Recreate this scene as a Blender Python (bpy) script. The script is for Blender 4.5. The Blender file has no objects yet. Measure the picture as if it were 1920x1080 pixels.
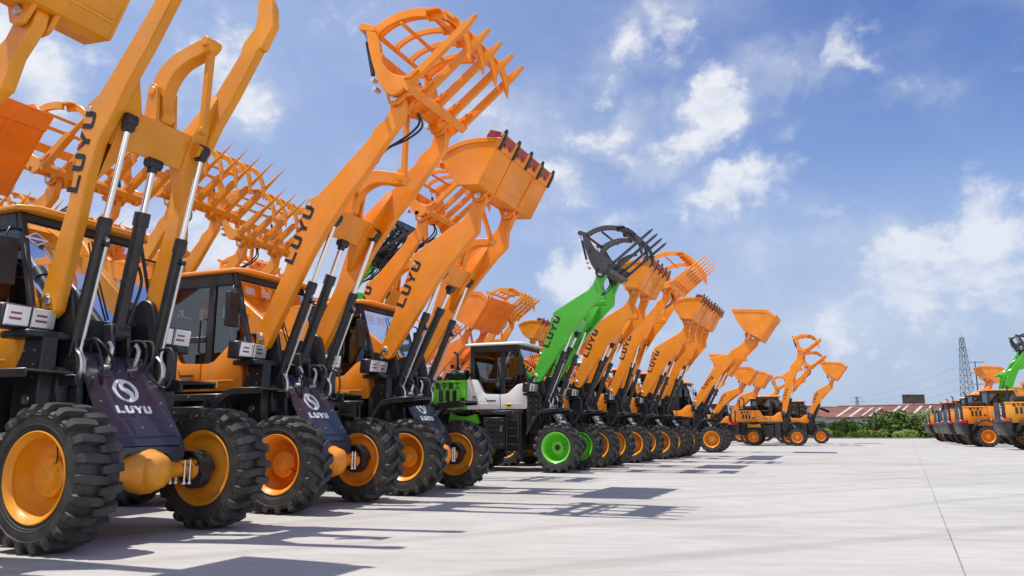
import bpy, bmesh, math, random
from mathutils import Vector, Matrix
random.seed(7)
R = math.radians
scn = bpy.context.scene
COL = scn.collection

# ------------------------------------------------------------------ layout constants
CAMH = 1.02
TH = R(23.3)
FW = (math.cos(TH), -math.sin(TH))      # forward of a parked loader
AW = (math.sin(TH), math.cos(TH))       # its left hand side (away from the photographer)

# ------------------------------------------------------------------ materials
def nmat(name):
    m = bpy.data.materials.new(name); m.use_nodes = True
    nt = m.node_tree
    return m, nt, nt.nodes['Principled BSDF']

def noise_mix(nt, c1, c2, scale, lo=.35, hi=.65, detail=6, coord='Object', stretch=None):
    tc = nt.nodes.new('ShaderNodeTexCoord')
    src = tc.outputs[coord]
    if stretch:
        mp = nt.nodes.new('ShaderNodeMapping'); mp.inputs['Scale'].default_value = stretch
        nt.links.new(src, mp.inputs[0]); src = mp.outputs[0]
    n = nt.nodes.new('ShaderNodeTexNoise'); n.inputs['Scale'].default_value = scale
    n.inputs['Detail'].default_value = detail
    nt.links.new(src, n.inputs['Vector'])
    cr = nt.nodes.new('ShaderNodeValToRGB')
    cr.color_ramp.elements[0].position = lo; cr.color_ramp.elements[1].position = hi
    cr.color_ramp.elements[0].color = (*c1, 1); cr.color_ramp.elements[1].color = (*c2, 1)
    nt.links.new(n.outputs['Fac'], cr.inputs[0])
    return n, cr

def paint(name, c, rough=.34, coat=.35, var=.10, spec=.5, metal=0., dust=None):
    m, nt, b = nmat(name)
    d = tuple(x*(1-var*1.6) for x in c); l = tuple(min(1, x*(1+var)) for x in c)
    n, cr = noise_mix(nt, d, l, 1.7, .3, .7)
    if dust:
        g = nt.nodes.new('ShaderNodeNewGeometry'); sx = nt.nodes.new('ShaderNodeSeparateXYZ'); nt.links.new(g.outputs['Normal'], sx.inputs[0])
        nd, cd = noise_mix(nt, (0, 0, 0), (1, 1, 1), 3.2, .42, .80, 8)
        up = nt.nodes.new('ShaderNodeMapRange'); nt.links.new(sx.outputs[2], up.inputs[0]); up.inputs[1].default_value = -.4; up.inputs[2].default_value = 1.; up.inputs[3].default_value = .10; up.inputs[4].default_value = .42
        mm = nt.nodes.new('ShaderNodeMath'); mm.operation = 'MULTIPLY'; nt.links.new(cd.outputs[0], mm.inputs[0]); nt.links.new(up.outputs[0], mm.inputs[1])
        mx = nt.nodes.new('ShaderNodeMix'); mx.data_type = 'RGBA'; nt.links.new(mm.outputs[0], mx.inputs[0]); nt.links.new(cr.outputs[0], mx.inputs[6]); mx.inputs[7].default_value = (*dust, 1)
        ns, cs = noise_mix(nt, (1, 1, 1), (.55, .5, .45), 22., .66, .74, 4, stretch=(1, 1, .25))
        m2 = nt.nodes.new('ShaderNodeMix'); m2.data_type = 'RGBA'; m2.blend_type = 'MULTIPLY'; m2.inputs[0].default_value = .45; nt.links.new(mx.outputs[2], m2.inputs[6]); nt.links.new(cs.outputs[0], m2.inputs[7])
        nt.links.new(m2.outputs[2], b.inputs['Base Color'])
    else: nt.links.new(cr.outputs[0], b.inputs['Base Color'])
    n2, cr2 = noise_mix(nt, (rough*.8,)*3, (min(1, rough*1.5),)*3, 6., .35, .7)
    nt.links.new(cr2.outputs[0], b.inputs['Roughness'])
    b.inputs['Coat Weight'].default_value = coat; b.inputs['Coat Roughness'].default_value = .12
    b.inputs['Specular IOR Level'].default_value = spec; b.inputs['Metallic'].default_value = metal
    n3 = nt.nodes.new('ShaderNodeTexNoise'); n3.inputs['Scale'].default_value = 60; n3.inputs['Detail'].default_value = 2
    tc = nt.nodes.new('ShaderNodeTexCoord'); nt.links.new(tc.outputs['Object'], n3.inputs['Vector'])
    bp = nt.nodes.new('ShaderNodeBump'); bp.inputs['Strength'].default_value = .05; bp.inputs['Distance'].default_value = .004
    nt.links.new(n3.outputs['Fac'], bp.inputs['Height']); nt.links.new(bp.outputs[0], b.inputs['Normal'])
    return m

MT = {}
MT['amber'] = paint('amber_paint', (.80, .300, .007), coat=.14, spec=.38, dust=(.55, .40, .25))
MT['orange'] = paint('orange_paint', (.92, .275, .004), coat=.14, spec=.38, dust=(.55, .40, .25))
MT['redor'] = paint('red_orange_paint', (.90, .215, .008), coat=.14, spec=.38, dust=(.55, .40, .25))
MT['green'] = paint('green_paint', (.060, .46, .022))
MT['lime'] = paint('lime_paint', (.14, .62, .035))
MT['white'] = paint('white_paint', (.76, .76, .75), var=.03)
MT['black'] = paint('black_paint', (.015, .015, .018), rough=.42, coat=.10, var=.3, dust=(.10, .095, .09))
MT['slate'] = paint('slate_paint', (.035, .036, .044), rough=.38, coat=.2, var=.2)
MT['navy'] = paint('navy_plate_paint', (.034, .040, .066), rough=.30, coat=.35, var=.10)
MT['red'] = paint('red_edge_paint', (.33, .012, .014), rough=.4)
MT['chrome'] = paint('chrome', (.82, .83, .85), rough=.16, coat=0, var=.02, metal=1.)
MT['steel'] = paint('bright_steel', (.62, .62, .63), rough=.35, coat=0, var=.06, metal=1.)
MT['letter'] = paint('black_lettering', (.012, .012, .013), rough=.5, coat=0)
MT['wletter'] = paint('white_lettering', (.82, .83, .86), rough=.25, coat=.3, var=.02)
MT['rletter'] = paint('red_lettering', (.55, .03, .02), rough=.4)
MT['hose'] = paint('hose_rubber', (.013, .014, .017), rough=.5, coat=0)
MT['yellow'] = paint('yellow_sticker', (.75, .48, .02), rough=.5, coat=0)
MT['taillight'] = paint('red_lamp_lens', (.60, .015, .02), rough=.15, coat=.5)
MT['lens'] = paint('lamp_lens', (.70, .71, .72), rough=.12, coat=.8, var=.2, metal=.35)
MT['lensred'] = paint('lamp_lens_red', (.25, .05, .05), rough=.15, coat=.6)
MT['seat'] = paint('seat_cloth', (.03, .03, .034), rough=.8, coat=0)

def rubber():
    m, nt, b = nmat('tyre_rubber')
    n, cr = noise_mix(nt, (.026, .025, .024), (.068, .063, .057), 5., .36, .72)
    geo = nt.nodes.new('ShaderNodeNewGeometry')
    nt.links.new(cr.outputs[0], b.inputs['Base Color'])
    b.inputs['Roughness'].default_value = .62
    b.inputs['Specular IOR Level'].default_value = .4
    n3 = nt.nodes.new('ShaderNodeTexNoise'); n3.inputs['Scale'].default_value = 45; n3.inputs['Detail'].default_value = 5
    tc = nt.nodes.new('ShaderNodeTexCoord'); nt.links.new(tc.outputs['Object'], n3.inputs['Vector'])
    bp = nt.nodes.new('ShaderNodeBump'); bp.inputs['Strength'].default_value = .25; bp.inputs['Distance'].default_value = .006
    nt.links.new(n3.outputs['Fac'], bp.inputs['Height']); nt.links.new(bp.outputs[0], b.inputs['Normal'])
    return m
MT['rubber'] = rubber()

def glass(nm='cab_glass', tint=(.34, .37, .39, 1)):
    m = bpy.data.materials.new(nm); m.use_nodes = True
    nt = m.node_tree; nt.nodes.clear()
    out = nt.nodes.new('ShaderNodeOutputMaterial')
    tr = nt.nodes.new('ShaderNodeBsdfTransparent'); tr.inputs[0].default_value = tint
    gl = nt.nodes.new('ShaderNodeBsdfGlossy'); gl.inputs['Roughness'].default_value = .03; gl.inputs['Color'].default_value = (.9, .95, 1, 1)
    lw = nt.nodes.new('ShaderNodeFresnel'); lw.inputs['IOR'].default_value = 1.5
    mul = nt.nodes.new('ShaderNodeMath'); mul.operation = 'MULTIPLY_ADD'; mul.inputs[1].default_value = .9; mul.inputs[2].default_value = .05
    nt.links.new(lw.outputs[0], mul.inputs[0])
    mx = nt.nodes.new('ShaderNodeMixShader')
    nt.links.new(mul.outputs[0], mx.inputs[0]); nt.links.new(tr.outputs[0], mx.inputs[1]); nt.links.new(gl.outputs[0], mx.inputs[2])
    nt.links.new(mx.outputs[0], out.inputs['Surface'])
    return m
MT['glass'] = glass(); MT['screen'] = glass('windscreen_glass', (.24, .27, .30, 1)); MT['band'] = glass('sun_band_glass', (.13, .15, .18, 1))

# ------------------------------------------------------------------ mesh helpers
class MB:
    def __init__(s): s.v = []; s.f = []; s.m = []
    def add(s, vs, fs, mi=0):
        o = len(s.v); s.v += [tuple(v) for v in vs]
        s.f += [tuple(i+o for i in f) for f in fs]; s.m += [mi]*len(fs); return s
    def prism(s, pts, y0, y1, mi=0):
        "polygon in the xz plane pulled from y0 to y1"
        n = len(pts)
        a = sum(pts[i][0]*pts[(i+1) % n][1]-pts[(i+1) % n][0]*pts[i][1] for i in range(n))
        if a < 0: pts = pts[::-1]
        vs = [(x, y0, z) for x, z in pts]+[(x, y1, z) for x, z in pts]
        fs = [tuple(range(n)), tuple(range(2*n-1, n-1, -1))]
        fs += [((i+1) % n, i, i+n, (i+1) % n+n) for i in range(n)]
        return s.add(vs, fs, mi)
    def decal(s, pts, o, u, v, t, mi=0):
        "2-d polygon laid on a plane (origin o, axes u, v), t thick"
        o, u, v = Vector(o), Vector(u), Vector(v); n = u.cross(v).normalized()
        k = len(pts)
        a = sum(pts[i][0]*pts[(i+1) % k][1]-pts[(i+1) % k][0]*pts[i][1] for i in range(k))
        if a < 0: pts = pts[::-1]
        top = [o+u*a_+v*b_+n*t for a_, b_ in pts]; bot = [o+u*a_+v*b_ for a_, b_ in pts]
        fs = [tuple(range(k))]+[(i, i+k, (i+1) % k+k, (i+1) % k) for i in range(k)]
        return s.add(top+bot, fs, mi)
    def box(s, x0, x1, y0, y1, z0, z1, mi=0):
        return s.prism([(x0, z0), (x1, z0), (x1, z1), (x0, z1)], y0, y1, mi)
    def tube(s, path, r, n=8, mi=0, caps=True):
        P = [Vector(p) for p in path]; rs = r if isinstance(r, (list, tuple)) else [r]*len(P)
        vs = []; up = None
        for i, p in enumerate(P):
            t = (P[min(i+1, len(P)-1)]-P[max(i-1, 0)]).normalized()
            if up is None:
                up = t.orthogonal().normalized()
            else:
                up = (up-t*up.dot(t))
                up = up.normalized() if up.length > 1e-6 else t.orthogonal().normalized()
            w = t.cross(up)
            vs += [p+(up*math.cos(2*math.pi*k/n)+w*math.sin(2*math.pi*k/n))*rs[i] for k in range(n)]
        fs = [(i*n+k, i*n+(k+1) % n, (i+1)*n+(k+1) % n, (i+1)*n+k) for i in range(len(P)-1) for k in range(n)]
        if caps: fs += [tuple(range(n-1, -1, -1)), tuple((len(P)-1)*n+k for k in range(n))]
        return s.add(vs, fs, mi)
    def lathe(s, prof, c=(0, 0, 0), n=32, mi=0, axis='y'):
        vs = []
        for k in range(n):
            a = 2*math.pi*k/n; ca, sa = math.cos(a), math.sin(a)
            for r, h in prof:
                vs.append((c[0]+r*ca, c[1]+h, c[2]+r*sa) if axis == 'y' else (c[0]+r*ca, c[1]+r*sa, c[2]+h))
        m = len(prof); fs = []
        for k in range(n):
            for i in range(m-1):
                a, b = k*m+i, ((k+1) % n)*m+i
                fs.append((a, a+1, b+1, b) if axis == 'y' else (a, b, b+1, a+1))
        return s.add(vs, fs, mi)
    def hull_box(s, bot, top, mi=0):
        "8 corners: bottom quad, top quad"
        return s.add(list(bot)+list(top), [(3, 2, 1, 0), (4, 5, 6, 7), (0, 1, 5, 4), (1, 2, 6, 5), (2, 3, 7, 6), (3, 0, 4, 7)], mi)

def make_mesh(name, mb, mats, bevel=0., ang=35, seg=1, smooth=True):
    me = bpy.data.meshes.new(name); me.from_pydata(mb.v, [], mb.f)
    for k in mats: me.materials.append(MT[k] if isinstance(k, str) else k)
    me.polygons.foreach_set('material_index', mb.m)
    bm = bmesh.new(); bm.from_mesh(me)
    bmesh.ops.recalc_face_normals(bm, faces=bm.faces)
    if bevel:
        es = [e for e in bm.edges if len(e.link_faces) == 2 and e.calc_face_angle(0) > R(ang)]
        bmesh.ops.bevel(bm, geom=es, offset=bevel, offset_type='OFFSET', segments=seg, profile=.5, affect='EDGES', clamp_overlap=True)
    bm.to_mesh(me); bm.free()
    if smooth:
        me.polygons.foreach_set('use_smooth', [True]*len(me.polygons))
        me.set_sharp_from_angle(angle=R(38))
    me.update(); return me

CACHE = {}
def part(name, key, fn, mats, parent, bevel=0., loc=(0, 0, 0), rot=(0, 0, 0), scale=None, label=None, seg=1, ang=35):
    k = (key, tuple(mats))
    if k not in CACHE:
        mb = MB(); fn(mb); CACHE[k] = make_mesh(name, mb, mats, bevel, ang, seg)
    o = bpy.data.objects.new(name, CACHE[k]); COL.objects.link(o)
    o.parent = parent; o.location = loc; o.rotation_euler = rot
    if scale: o.scale = scale
    if label: o['label'] = label
    return o

def empty(name, loc, rz, label, cat, group=None, scale=1.):
    o = bpy.data.objects.new(name, None); COL.objects.link(o)
    o.empty_display_size = .3
    o.location = loc; o.rotation_euler = (0, 0, rz); o.scale = (scale,)*3
    o['label'] = label; o['category'] = cat
    if group: o['group'] = group
    return o

def top(name, mb, mats, label=None, cat=None, group=None, kind=None, bevel=0., loc=(0, 0, 0), smooth=True):
    o = bpy.data.objects.new(name, make_mesh(name, mb, mats, bevel, smooth=smooth)); COL.objects.link(o); o.location = loc
    if label: o['label'] = label
    if cat: o['category'] = cat
    if group: o['group'] = group
    if kind: o['kind'] = kind
    return o

def spline(pts, n=8):
    P = [Vector(p) for p in pts]; out = []
    for i in range(len(P)-1):
        p0, p1, p2, p3 = P[max(i-1, 0)], P[i], P[i+1], P[min(i+2, len(P)-1)]
        for k in range(n):
            t = k/n
            out.append(.5*((2*p1)+(p2-p0)*t+(2*p0-5*p1+4*p2-p3)*t*t+(3*p1-p0-3*p2+p3)*t**3))
    out.append(P[-1]); return out

def sp2(pts, n=5): return [(p.x, p.y) for p in spline([(a, b, 0) for a, b in pts], n)]

# ------------------------------------------------------------------ lettering
LET = {
 'L': [[(0, 0), (1, 0), (1, .25), (.30, .25), (.30, 1), (0, 1)]],
 'U': [[(0, 1), (0, .24), (.06, .08), (.2, 0), (.8, 0), (.94, .08), (1, .24), (1, 1), (.70, 1), (.70, .32), (.64, .25), (.36, .25), (.30, .32), (.30, 1)]],
 'Y': [[(.35, 0), (.65, 0), (.65, .38), (1.08, 1), (.74, 1), (.5, .62), (.26, 1), (-.08, 1), (.35, .38)]],
}
def word(mb, o, u, v, w, h, t, gap=.25, mi=0, red=None, stack=False):
    o, u, v = Vector(o), Vector(u).normalized(), Vector(v).normalized()
    for i, ch in enumerate('LUYU'):
        off = u*(i*w*(1+gap)) if not stack else v*(-i*h*(1+gap))
        for pl in LET[ch]: mb.decal(pl, o+off, u*w, v*h, t, mi)
        if ch == 'Y' and red is not None:
            mb.decal([(-.06, .98), (.2, .98), (.40, .68), (.30, .62)], o+off+Vector((0, 0, 0)), u*w, v*h, t+.003, red)

_cj = {}
def cjk_mesh(key, mat, o, u, v, size):
    if (key, mat) in _cj: return _cj[(key, mat)]
    cu = bpy.data.curves.new('hood_characters', 'FONT'); cu.body = '鲁宇重工'
    cu.size = size; cu.resolution_u = 2; cu.offset = size*.012
    ob = bpy.data.objects.new('tmp_text', cu); COL.objects.link(ob)
    bpy.context.view_layer.update()
    dg = bpy.context.evaluated_depsgraph_get()
    me = bpy.data.meshes.new_from_object(ob.evaluated_get(dg))
    bpy.data.objects.remove(ob); bpy.data.curves.remove(cu)
    u, v = Vector(u), Vector(v)
    for q in me.vertices: q.co = Vector(o)+u*q.co.x+v*q.co.y
    me.materials.clear(); me.materials.append(MT[mat]); me.name = 'hood_characters'
    _cj[(key, mat)] = me; return me

# ------------------------------------------------------------------ wheels
def tyre_geo(style):
    def fn(mb):
        half = [(.352, .165), (.372, .192), (.392, .196), (.40, .205), (.46, .214), (.52, .205), (.540, .180), (.548, .12), (.551, 0)]
        prof = [(r, -y) for r, y in half]+[(r, y) for r, y in half[::-1][1:]]
        mb.lathe(prof, n=64)
        if style == 'bar':
            n, slope, wb, wt = 22, .10, .044, .034
        else:
            n, slope, wb, wt = 18, .60, .056, .040
        for s in (-1, 1):
            for i in range(n):
                a0 = 2*math.pi*(i+(.5 if s > 0 else 0))/n
                st = [(-.012 if style != 'bar' else .015, .540, .598, 1.), (.07, .540, .602, 1.), (.14, .54, .600, 1.), (.190, .525, .590, 1.)]
                if style == 'bar': st[0] = (-.03, .555, .598, .8)
                rings = []
                for y, rb, rt, k in st:
                    ao = a0+slope*y/.58*(1 if style != 'bar' else 1)
                    if style != 'bar': ao = a0+slope*(y/.58)-.35*slope*(y/.2)**2*.1
                    rr = []
                    for (hw, r) in ((-wb, rb), (-wt*k, rt), (wt*k, rt), (wb, rb)):
                        an = ao+hw/.58
                        rr.append((r*math.cos(an), s*y, r*math.sin(an)))
                    rings.append(rr)
                # wrap over the shoulder
                ao = a0+slope*.205/.58
                for y0_, y1_, r_ in ((.200, .226, .545), (.205, .222, .500)):
                    rr = []
                    for hw, yy, in ((-wb*.9, y0_), (-wt*.8, y1_), (wt*.8, y1_), (wb*.9, y0_)):
                        an = ao+hw/.56
                        rr.append((r_*math.cos(an), s*yy, r_*math.sin(an)))
                    rings.append(rr)
                vs = [p for rr in rings for p in rr]; fs = []
                m = len(rings)
                for k in range(m-1):
                    for j in range(3):
                        fs.append((k*4+j, k*4+j+1, (k+1)*4+j+1, (k+1)*4+j))
                fs.append((0, 1, 2, 3)); fs.append(tuple((m-1)*4+j for j in (3, 2, 1, 0)))
                mb.add(vs, fs)
        # raised rings on the sidewall
        for s in (-1, 1):
            mb.lathe([(.415, s*.203), (.422, s*.212), (.430, s*.207)], n=48)
            mb.lathe([(.492, s*.208), (.497, s*.216), (.503, s*.206)], n=48)
    return fn

def rim_geo(mb):
    # outer face looks to -y
    mb.lathe([(.315, -.150), (.338, -.185), (.362, -.205), (.372, -.200), (.372, -.180), (.350, -.165), (.33, -.15), (.318, -.10), (.300, .03), (.27, .06), (.20, .065), (.17, .055), (.165, -.045), (.150, -.060), (.06, -.066), (.0, -.066)], n=48)
    mb.lathe([(.0, .085), (.2, .085), (.275, .075), (.305, .10), (.315, .15), (.338, .185), (.365, .205), (.373, .198), (.373, .18), (.35, .165), (.32, .10), (.30, .03)], n=48)
    for k in range(10):
        a = 2*math.pi*k/10
        mb.lathe([(.0, -.072), (.012, -.072), (.012, -.058)], c=(.118*math.cos(a), 0, .118*math.sin(a)), n=6)
def hub_geo(mb):
    mb.lathe([(0, -.078), (.05, -.078), (.07, -.070), (.075, -.06)], n=20)
    mb.box(-.006, .006, -.086, -.074, -.03, .035)
def valve_geo(mb):
    mb.tube([(-.10, -.05, .02), (-.20, -.08, .03), (-.295, -.13, .03)], .006, 6)

# ------------------------------------------------------------------ boom data (side profiles, metres from the front axle)
BOOM = {
 'A': dict(B=(-.72, 2.2), pin=(1.35, 5.33), cyl=(.33, 3.86), beam=(.16, 3.87), text=(-.275, 3.19), tdir=(.35, .80),
  prof=[(-.80, 2.32), (-.383, 3.141), (-.072, 4.075), (-.03, 4.12), (.12, 4.165), (.306, 4.313), (.934, 4.865), (1.0, 4.985), (1.177, 5.097), (1.235, 5.25), (1.25, 5.38), (1.33, 5.45), (1.43, 5.40), (1.455, 5.25), (1.43, 5.03), (1.227, 4.80), (.877, 4.36), (.62, 4.09), (.50, 3.93), (.261, 3.62), (.067, 3.33), (-.141, 2.96), (-.60, 2.12), (-.70, 2.07), (-.79, 2.14)],
  rock=(.30, 4.36), rend=(1.08, 4.46), ltop=(1.10, 5.42)),
 'B': dict(B=(-.66, 2.3), pin=(1.10, 4.85), cyl=(.35, 3.66), beam=(.29, 3.69), text=(-.36, 3.02), tdir=(.36, .80),
  prof=[(-.74, 2.42), (-.49, 3.0), (-.20, 3.83), (-.20, 3.93), (-.14, 3.98), (.314, 4.237), (.70, 4.44), (.754, 4.47), (.911, 4.645), (.972, 4.85), (1.03, 4.95), (1.12, 4.97), (1.21, 4.90), (1.215, 4.78), (1.09, 4.51), (1.07, 4.24), (.87, 4.06), (.59, 3.76), (.36, 3.50), (.05, 3.08), (-.53, 2.24), (-.62, 2.19), (-.72, 2.25)],
  rock=(.48, 4.06), rend=(1.02, 4.22), ltop=(.86, 4.98)),
 'C': dict(B=(-.72, 2.25), pin=(2.03, 5.16), cyl=(.66, 3.86), beam=(.50, 3.92), text=(-.36, 2.86), tdir=(.66, .72),
  prof=[(-.83, 2.33), (.28, 4.06), (.26, 4.15), (.10, 4.22), (-.01, 4.33), (.50, 4.41), (.83, 4.47), (1.20, 4.73), (1.57, 4.99), (1.79, 5.18), (1.93, 5.28), (2.06, 5.28), (2.14, 5.19), (2.10, 4.95), (1.54, 4.41), (1.57, 4.22), (1.15, 4.24), (.70, 3.76), (-.60, 2.12), (-.72, 2.08), (-.82, 2.18)],
  rock=(.9, 4.4), rend=(1.45, 4.85), ltop=(1.72, 5.45)),
}
AY0, AY1 = .535, .645          # boom plates, distance from the centre line
BOOM['A1'] = dict(BOOM['A']); BOOM['A1']['prof'] = BOOM['A']['prof'][:16]+[(1.20, 4.82), (.80, 4.40), (.50, 4.12), (.36, 3.95), (.08, 3.66), (-.09, 3.33), (-.235, 2.96)]+BOOM['A']['prof'][22:]
def rot2(p, c, a):
    x, z = p[0]-c[0], p[1]-c[1]
    return (c[0]+x*math.cos(a)-z*math.sin(a), c[1]+x*math.sin(a)+z*math.cos(a))

# ------------------------------------------------------------------ attachments, profiles relative to the boom pin
def bucket_shell(kind, hw):
    if kind == 'tooth':
        ring = [(.60, .74), (.20, .03), (-.13, .06), (-.30, .22), (-.45, .50), (-.50, .66)]
        side = [(.60, .74)]+sp2([(.50, .775), (.30, .805), (.05, .82), (-.20, .78), (-.42, .70), (-.50, .66)], 3)+[(-.45, .50), (-.30, .22), (-.13, .06), (.20, .03)]
    else:
        ring = [(1.06, .92), (.36, -.09), (.06, .07), (-.36, .33), (-.64, .78), (-.85, 1.30)]
        side = [(1.06, .92), (.72, 1.24), (-.85, 1.38), (-.85, 1.30), (-.64, .78), (-.36, .33), (.06, .07), (.36, -.09)]
    def fn(mb):
        # shell plate 3 cm thick following the ring
        n = len(ring); off = []
        for i in range(n):
            a = Vector(ring[max(i-1, 0)]); b = Vector(ring[min(i+1, n-1)]); t = (b-a).normalized()
            off.append((ring[i][0]+t.y*.03, ring[i][1]-t.x*.03))
        mb.prism(ring+off[::-1], -hw+.031, hw-.031)
        for s in (-1, 1):
            y = s*hw
            mb.prism(side, min(y, y-s*.03), max(y, y-s*.03))
            # stiffening strip along the side's rim
            if kind == 'tooth':
                k = side[1:17]
                st = [(x, z-.005) for x, z in k]+[(x+.01, z-.085) for x, z in k[::-1]]
            else:
                st = [(1.04, .92), (.71, 1.22), (-.84, 1.36), (-.80, 1.22), (.66, 1.09), (.96, .82)]
            mb.prism(st, min(y+s*.001, y+s*.018), max(y+s*.001, y+s*.018))
        # wear strips and lip plate on the floor's underside
        a, b = Vector(ring[0]), Vector(ring[1]); d = (b-a).normalized(); nn = Vector((-d.y, d.x))
        if nn.x < 0: nn = -nn
        L = (b-a).length
        for y in (-.42*hw, .42*hw) if kind == 'tooth' else (-.3*hw, .55*hw):
            q = [a+d*(.10), a+d*(L-.02), a+d*(L-.02)+nn*.018, a+d*.10+nn*.018]
            mb.prism([(p.x, p.y) for p in q], y-.025, y+.025)
        q = [a-d*.10, a+d*.16, a+d*.16+nn*.024, a-d*.10+nn*.024]
        mb.prism([(p.x, p.y) for p in q], -hw, hw)
        q = [a+d*(L-.16), a+d*(L-.13), a+d*(L-.13)+nn*.012, a+d*(L-.16)+nn*.012]
        mb.prism([(p.x, p.y) for p in q], -hw+.05, hw-.05)
        # ears that take the boom pins
        for s in (-1, 1):
            for y in (s*.49, s*.685):
                ear = [(-.20, .20), (-.11, -.07), (-.04, -.11), (.05, -.10), (.11, -.03), (.26, .14), (.1, .2)] if kind == 'tooth' else [(-.15, .26), (-.11, -.07), (-.04, -.11), (.05, -.10), (.11, -.03), (.30, .02), (.1, .2)]
                mb.prism(ear, y-.02, y+.02)
        for y in (-.09, .09):
            mb.prism([(-.24, .12), (-.42, .18), (-.44, .26), (-.38, .42)], y-.018, y+.018)
    return fn
def pins_geo(s):
    def fn(mb):
        y0, y1 = s*.44, s*.72
        mb.tube([(0, y0, 0), (0, y1, 0)], .042, 14)
        mb.tube([(0, y1, 0), (0, y1+s*.012, 0)], .062, 14)
    return fn
def edge_geo(mb):
    d = Vector((.4, .69)).normalized(); a = Vector((.60, .74)); nn = Vector((d.y, -d.x))
    for i in range(4):
        y0 = -1.14+.08+i*(2.12/4); y1 = y0+.37
        q = [a-d*.05, a+d*.085, a+d*.085-nn*.03, a-d*.05-nn*.03]
        mb.prism([(p.x+nn.x*.028, p.y+nn.y*.028) for p in q], y0+.02, y1+.02)
        for k in range(2):
            yy = y0+.06+.2*k
            q2 = [a-d*.085, a-d*.03, a-d*.03+nn*.05, a-d*.085+nn*.05]
            mb.prism([(p.x, p.y) for p in q2], yy, yy+.09)
    # bolted side cutter
    mb.prism([(.36, .80), (.44, .90), (.62, .84), (.60, .76)], -1.175, -1.145)
def tooth_geo(mb):
    d = Vector((.4, .69)).normalized(); a = Vector((.60, .74)); nn = Vector((d.y, -d.x))
    q = [a-d*.16-nn*.0, a+d*.05-nn*.035, a+d*.18-nn*.012, a+d*.18+nn*.012, a+d*.05+nn*.05, a-d*.16+nn*.055]
    mb.prism([(p.x, p.y) for p in q], -.034, .034)

def grapple_geo(hw, heavy):
    "fixed lower frame: side plates, cross tubes, ears"
    def fn(mb):
        C = sp2([(-.43, 1.0), (-.385, .75), (-.315, .5), (-.225, .25), (-.10, .055), (.03, -.012), (.14, .03), (.22, .085)], 3)
        if heavy:
            I = sp2([(.40, .22), (.30, .30), (.16, .40), (.02, .50), (-.10, .62), (-.21, .80), (-.29, .95)], 3)
        else:
            I = sp2([(.34, .17), (.29, .225), (.145, .235), (.0, .30), (-.10, .39), (-.16, .5), (-.19, .66), (-.22, .80), (-.29, .95)], 3)
        for s in (-1, 1):
            y = s*(hw-.05)
            mb.prism(C+I, y-.03, y+.03)
            if heavy:
                B = sp2([(-.02, .48), (.06, .60), (.22, .70), (.42, .76), (.56, .77)], 3)+sp2([(.58, .70), (.44, .68), (.28, .62), (.16, .52), (.13, .42)], 3)
                mb.prism(B, y-.028, y+.028)
            # horn
            mb.prism([(-.44, 1.0), (-.54, 1.03), (-.56, 1.09), (-.50, 1.13), (-.33, 1.06), (-.29, .96)], y-.028+s*.001, y+.028+s*.001)
        def xb(x, z, w, h, a=0):
            c, s_ = math.cos(a), math.sin(a)
            q = [(x+c*i*w-s_*j*h, z+s_*i*w+c*j*h) for i, j in ((-1, -1), (1, -1), (1, 1), (-1, 1))]
            mb.prism(q, -hw+.02, hw-.02)
        xb(.245, .075, .058, .05, R(37))                    # fork bar
        xb(-.04, .075, .05, .045, R(-20))                   # lower back tube
        xb(-.235, .56, .030, .075, R(-18))                  # middle back beam
        if heavy: xb(.12, .02, .08, .03, R(20))
        for s in (-1, 1):
            for y in (s*.47, s*.69):
                mb.prism([(-.16, .16), (-.11, -.06), (-.04, -.11), (.05, -.10), (.11, -.04), (.20, .06), (.1, .12)], y-.022, y+.022)
        mb.prism([(-.10, .02), (.20, .05), (.22, .03), (.0, -.09), (-.08, -.06)], -.44, -.36)
        mb.prism([(-.10, .02), (.20, .05), (.22, .03), (.0, -.09), (-.08, -.06)], .36, .44)
        for y in (-.09, .09):
            mb.prism([(-.10, .0), (-.30, .08), (-.33, .16), (-.24, .28), (-.12, .16)], y-.018, y+.018)
    return fn
def tine_geo(spear, rib=True, bar=False):
    def fn(mb):
        if rib:
            o = sp2([(-.27, .62), (-.265, .45), (-.20, .24), (-.09, .07), (.04, .02), (.2, .09)], 3)
            i = sp2([(.26, .19), (.14, .155), (.0, .20), (-.10, .30), (-.155, .44), (-.165, .62)], 3)
            mb.prism(o+i, -.026, .026)
        d = Vector((1.0, .76)).normalized(); n = Vector((-d.y, d.x)); a = Vector((.23, .12))
        if spear:
            L0 = .72; L1 = 1.55
            q = [a-n*.07, a+d*L0-n*.045, a+d*L0+n*.045, a+n*.08]
            mb.prism([(p.x, p.y) for p in q], -.055, .055)
            p0 = a+d*(L0-.03); p1 = a+d*(L0+.22); p2 = a+d*L1
            mb.tube([(p0.x, 0, p0.y), (p1.x, 0, p1.y), (p2.x, 0, p2.y)], [.046, .038, .005], 8)
        elif bar:
            L1 = 1.42
            q = [a-n*.034, a+d*(L1-.10)-n*.030, a+d*L1-n*.010, a+d*L1+n*.010, a+d*(L1-.10)+n*.030, a+n*.034]
            mb.prism([(p.x, p.y) for p in q], -.027, .027)
        else:
            L0 = 1.03; L1 = 1.24
            q = [a-n*.06, a+d*L0-n*.05, a+d*(L1)-n*.012, a+d*L1+n*.012, a+d*(L0)+n*.05, a+d*.25+n*.055, a+d*.1+n*.075, a+n*.10]
            mb.prism([(p.x, p.y) for p in q], -.036, .036)
        # root gusset
        mb.prism([(.20, .17), (.34, .27), (.42, .26), (.30, .16)], -.07, .07)
    return fn
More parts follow.
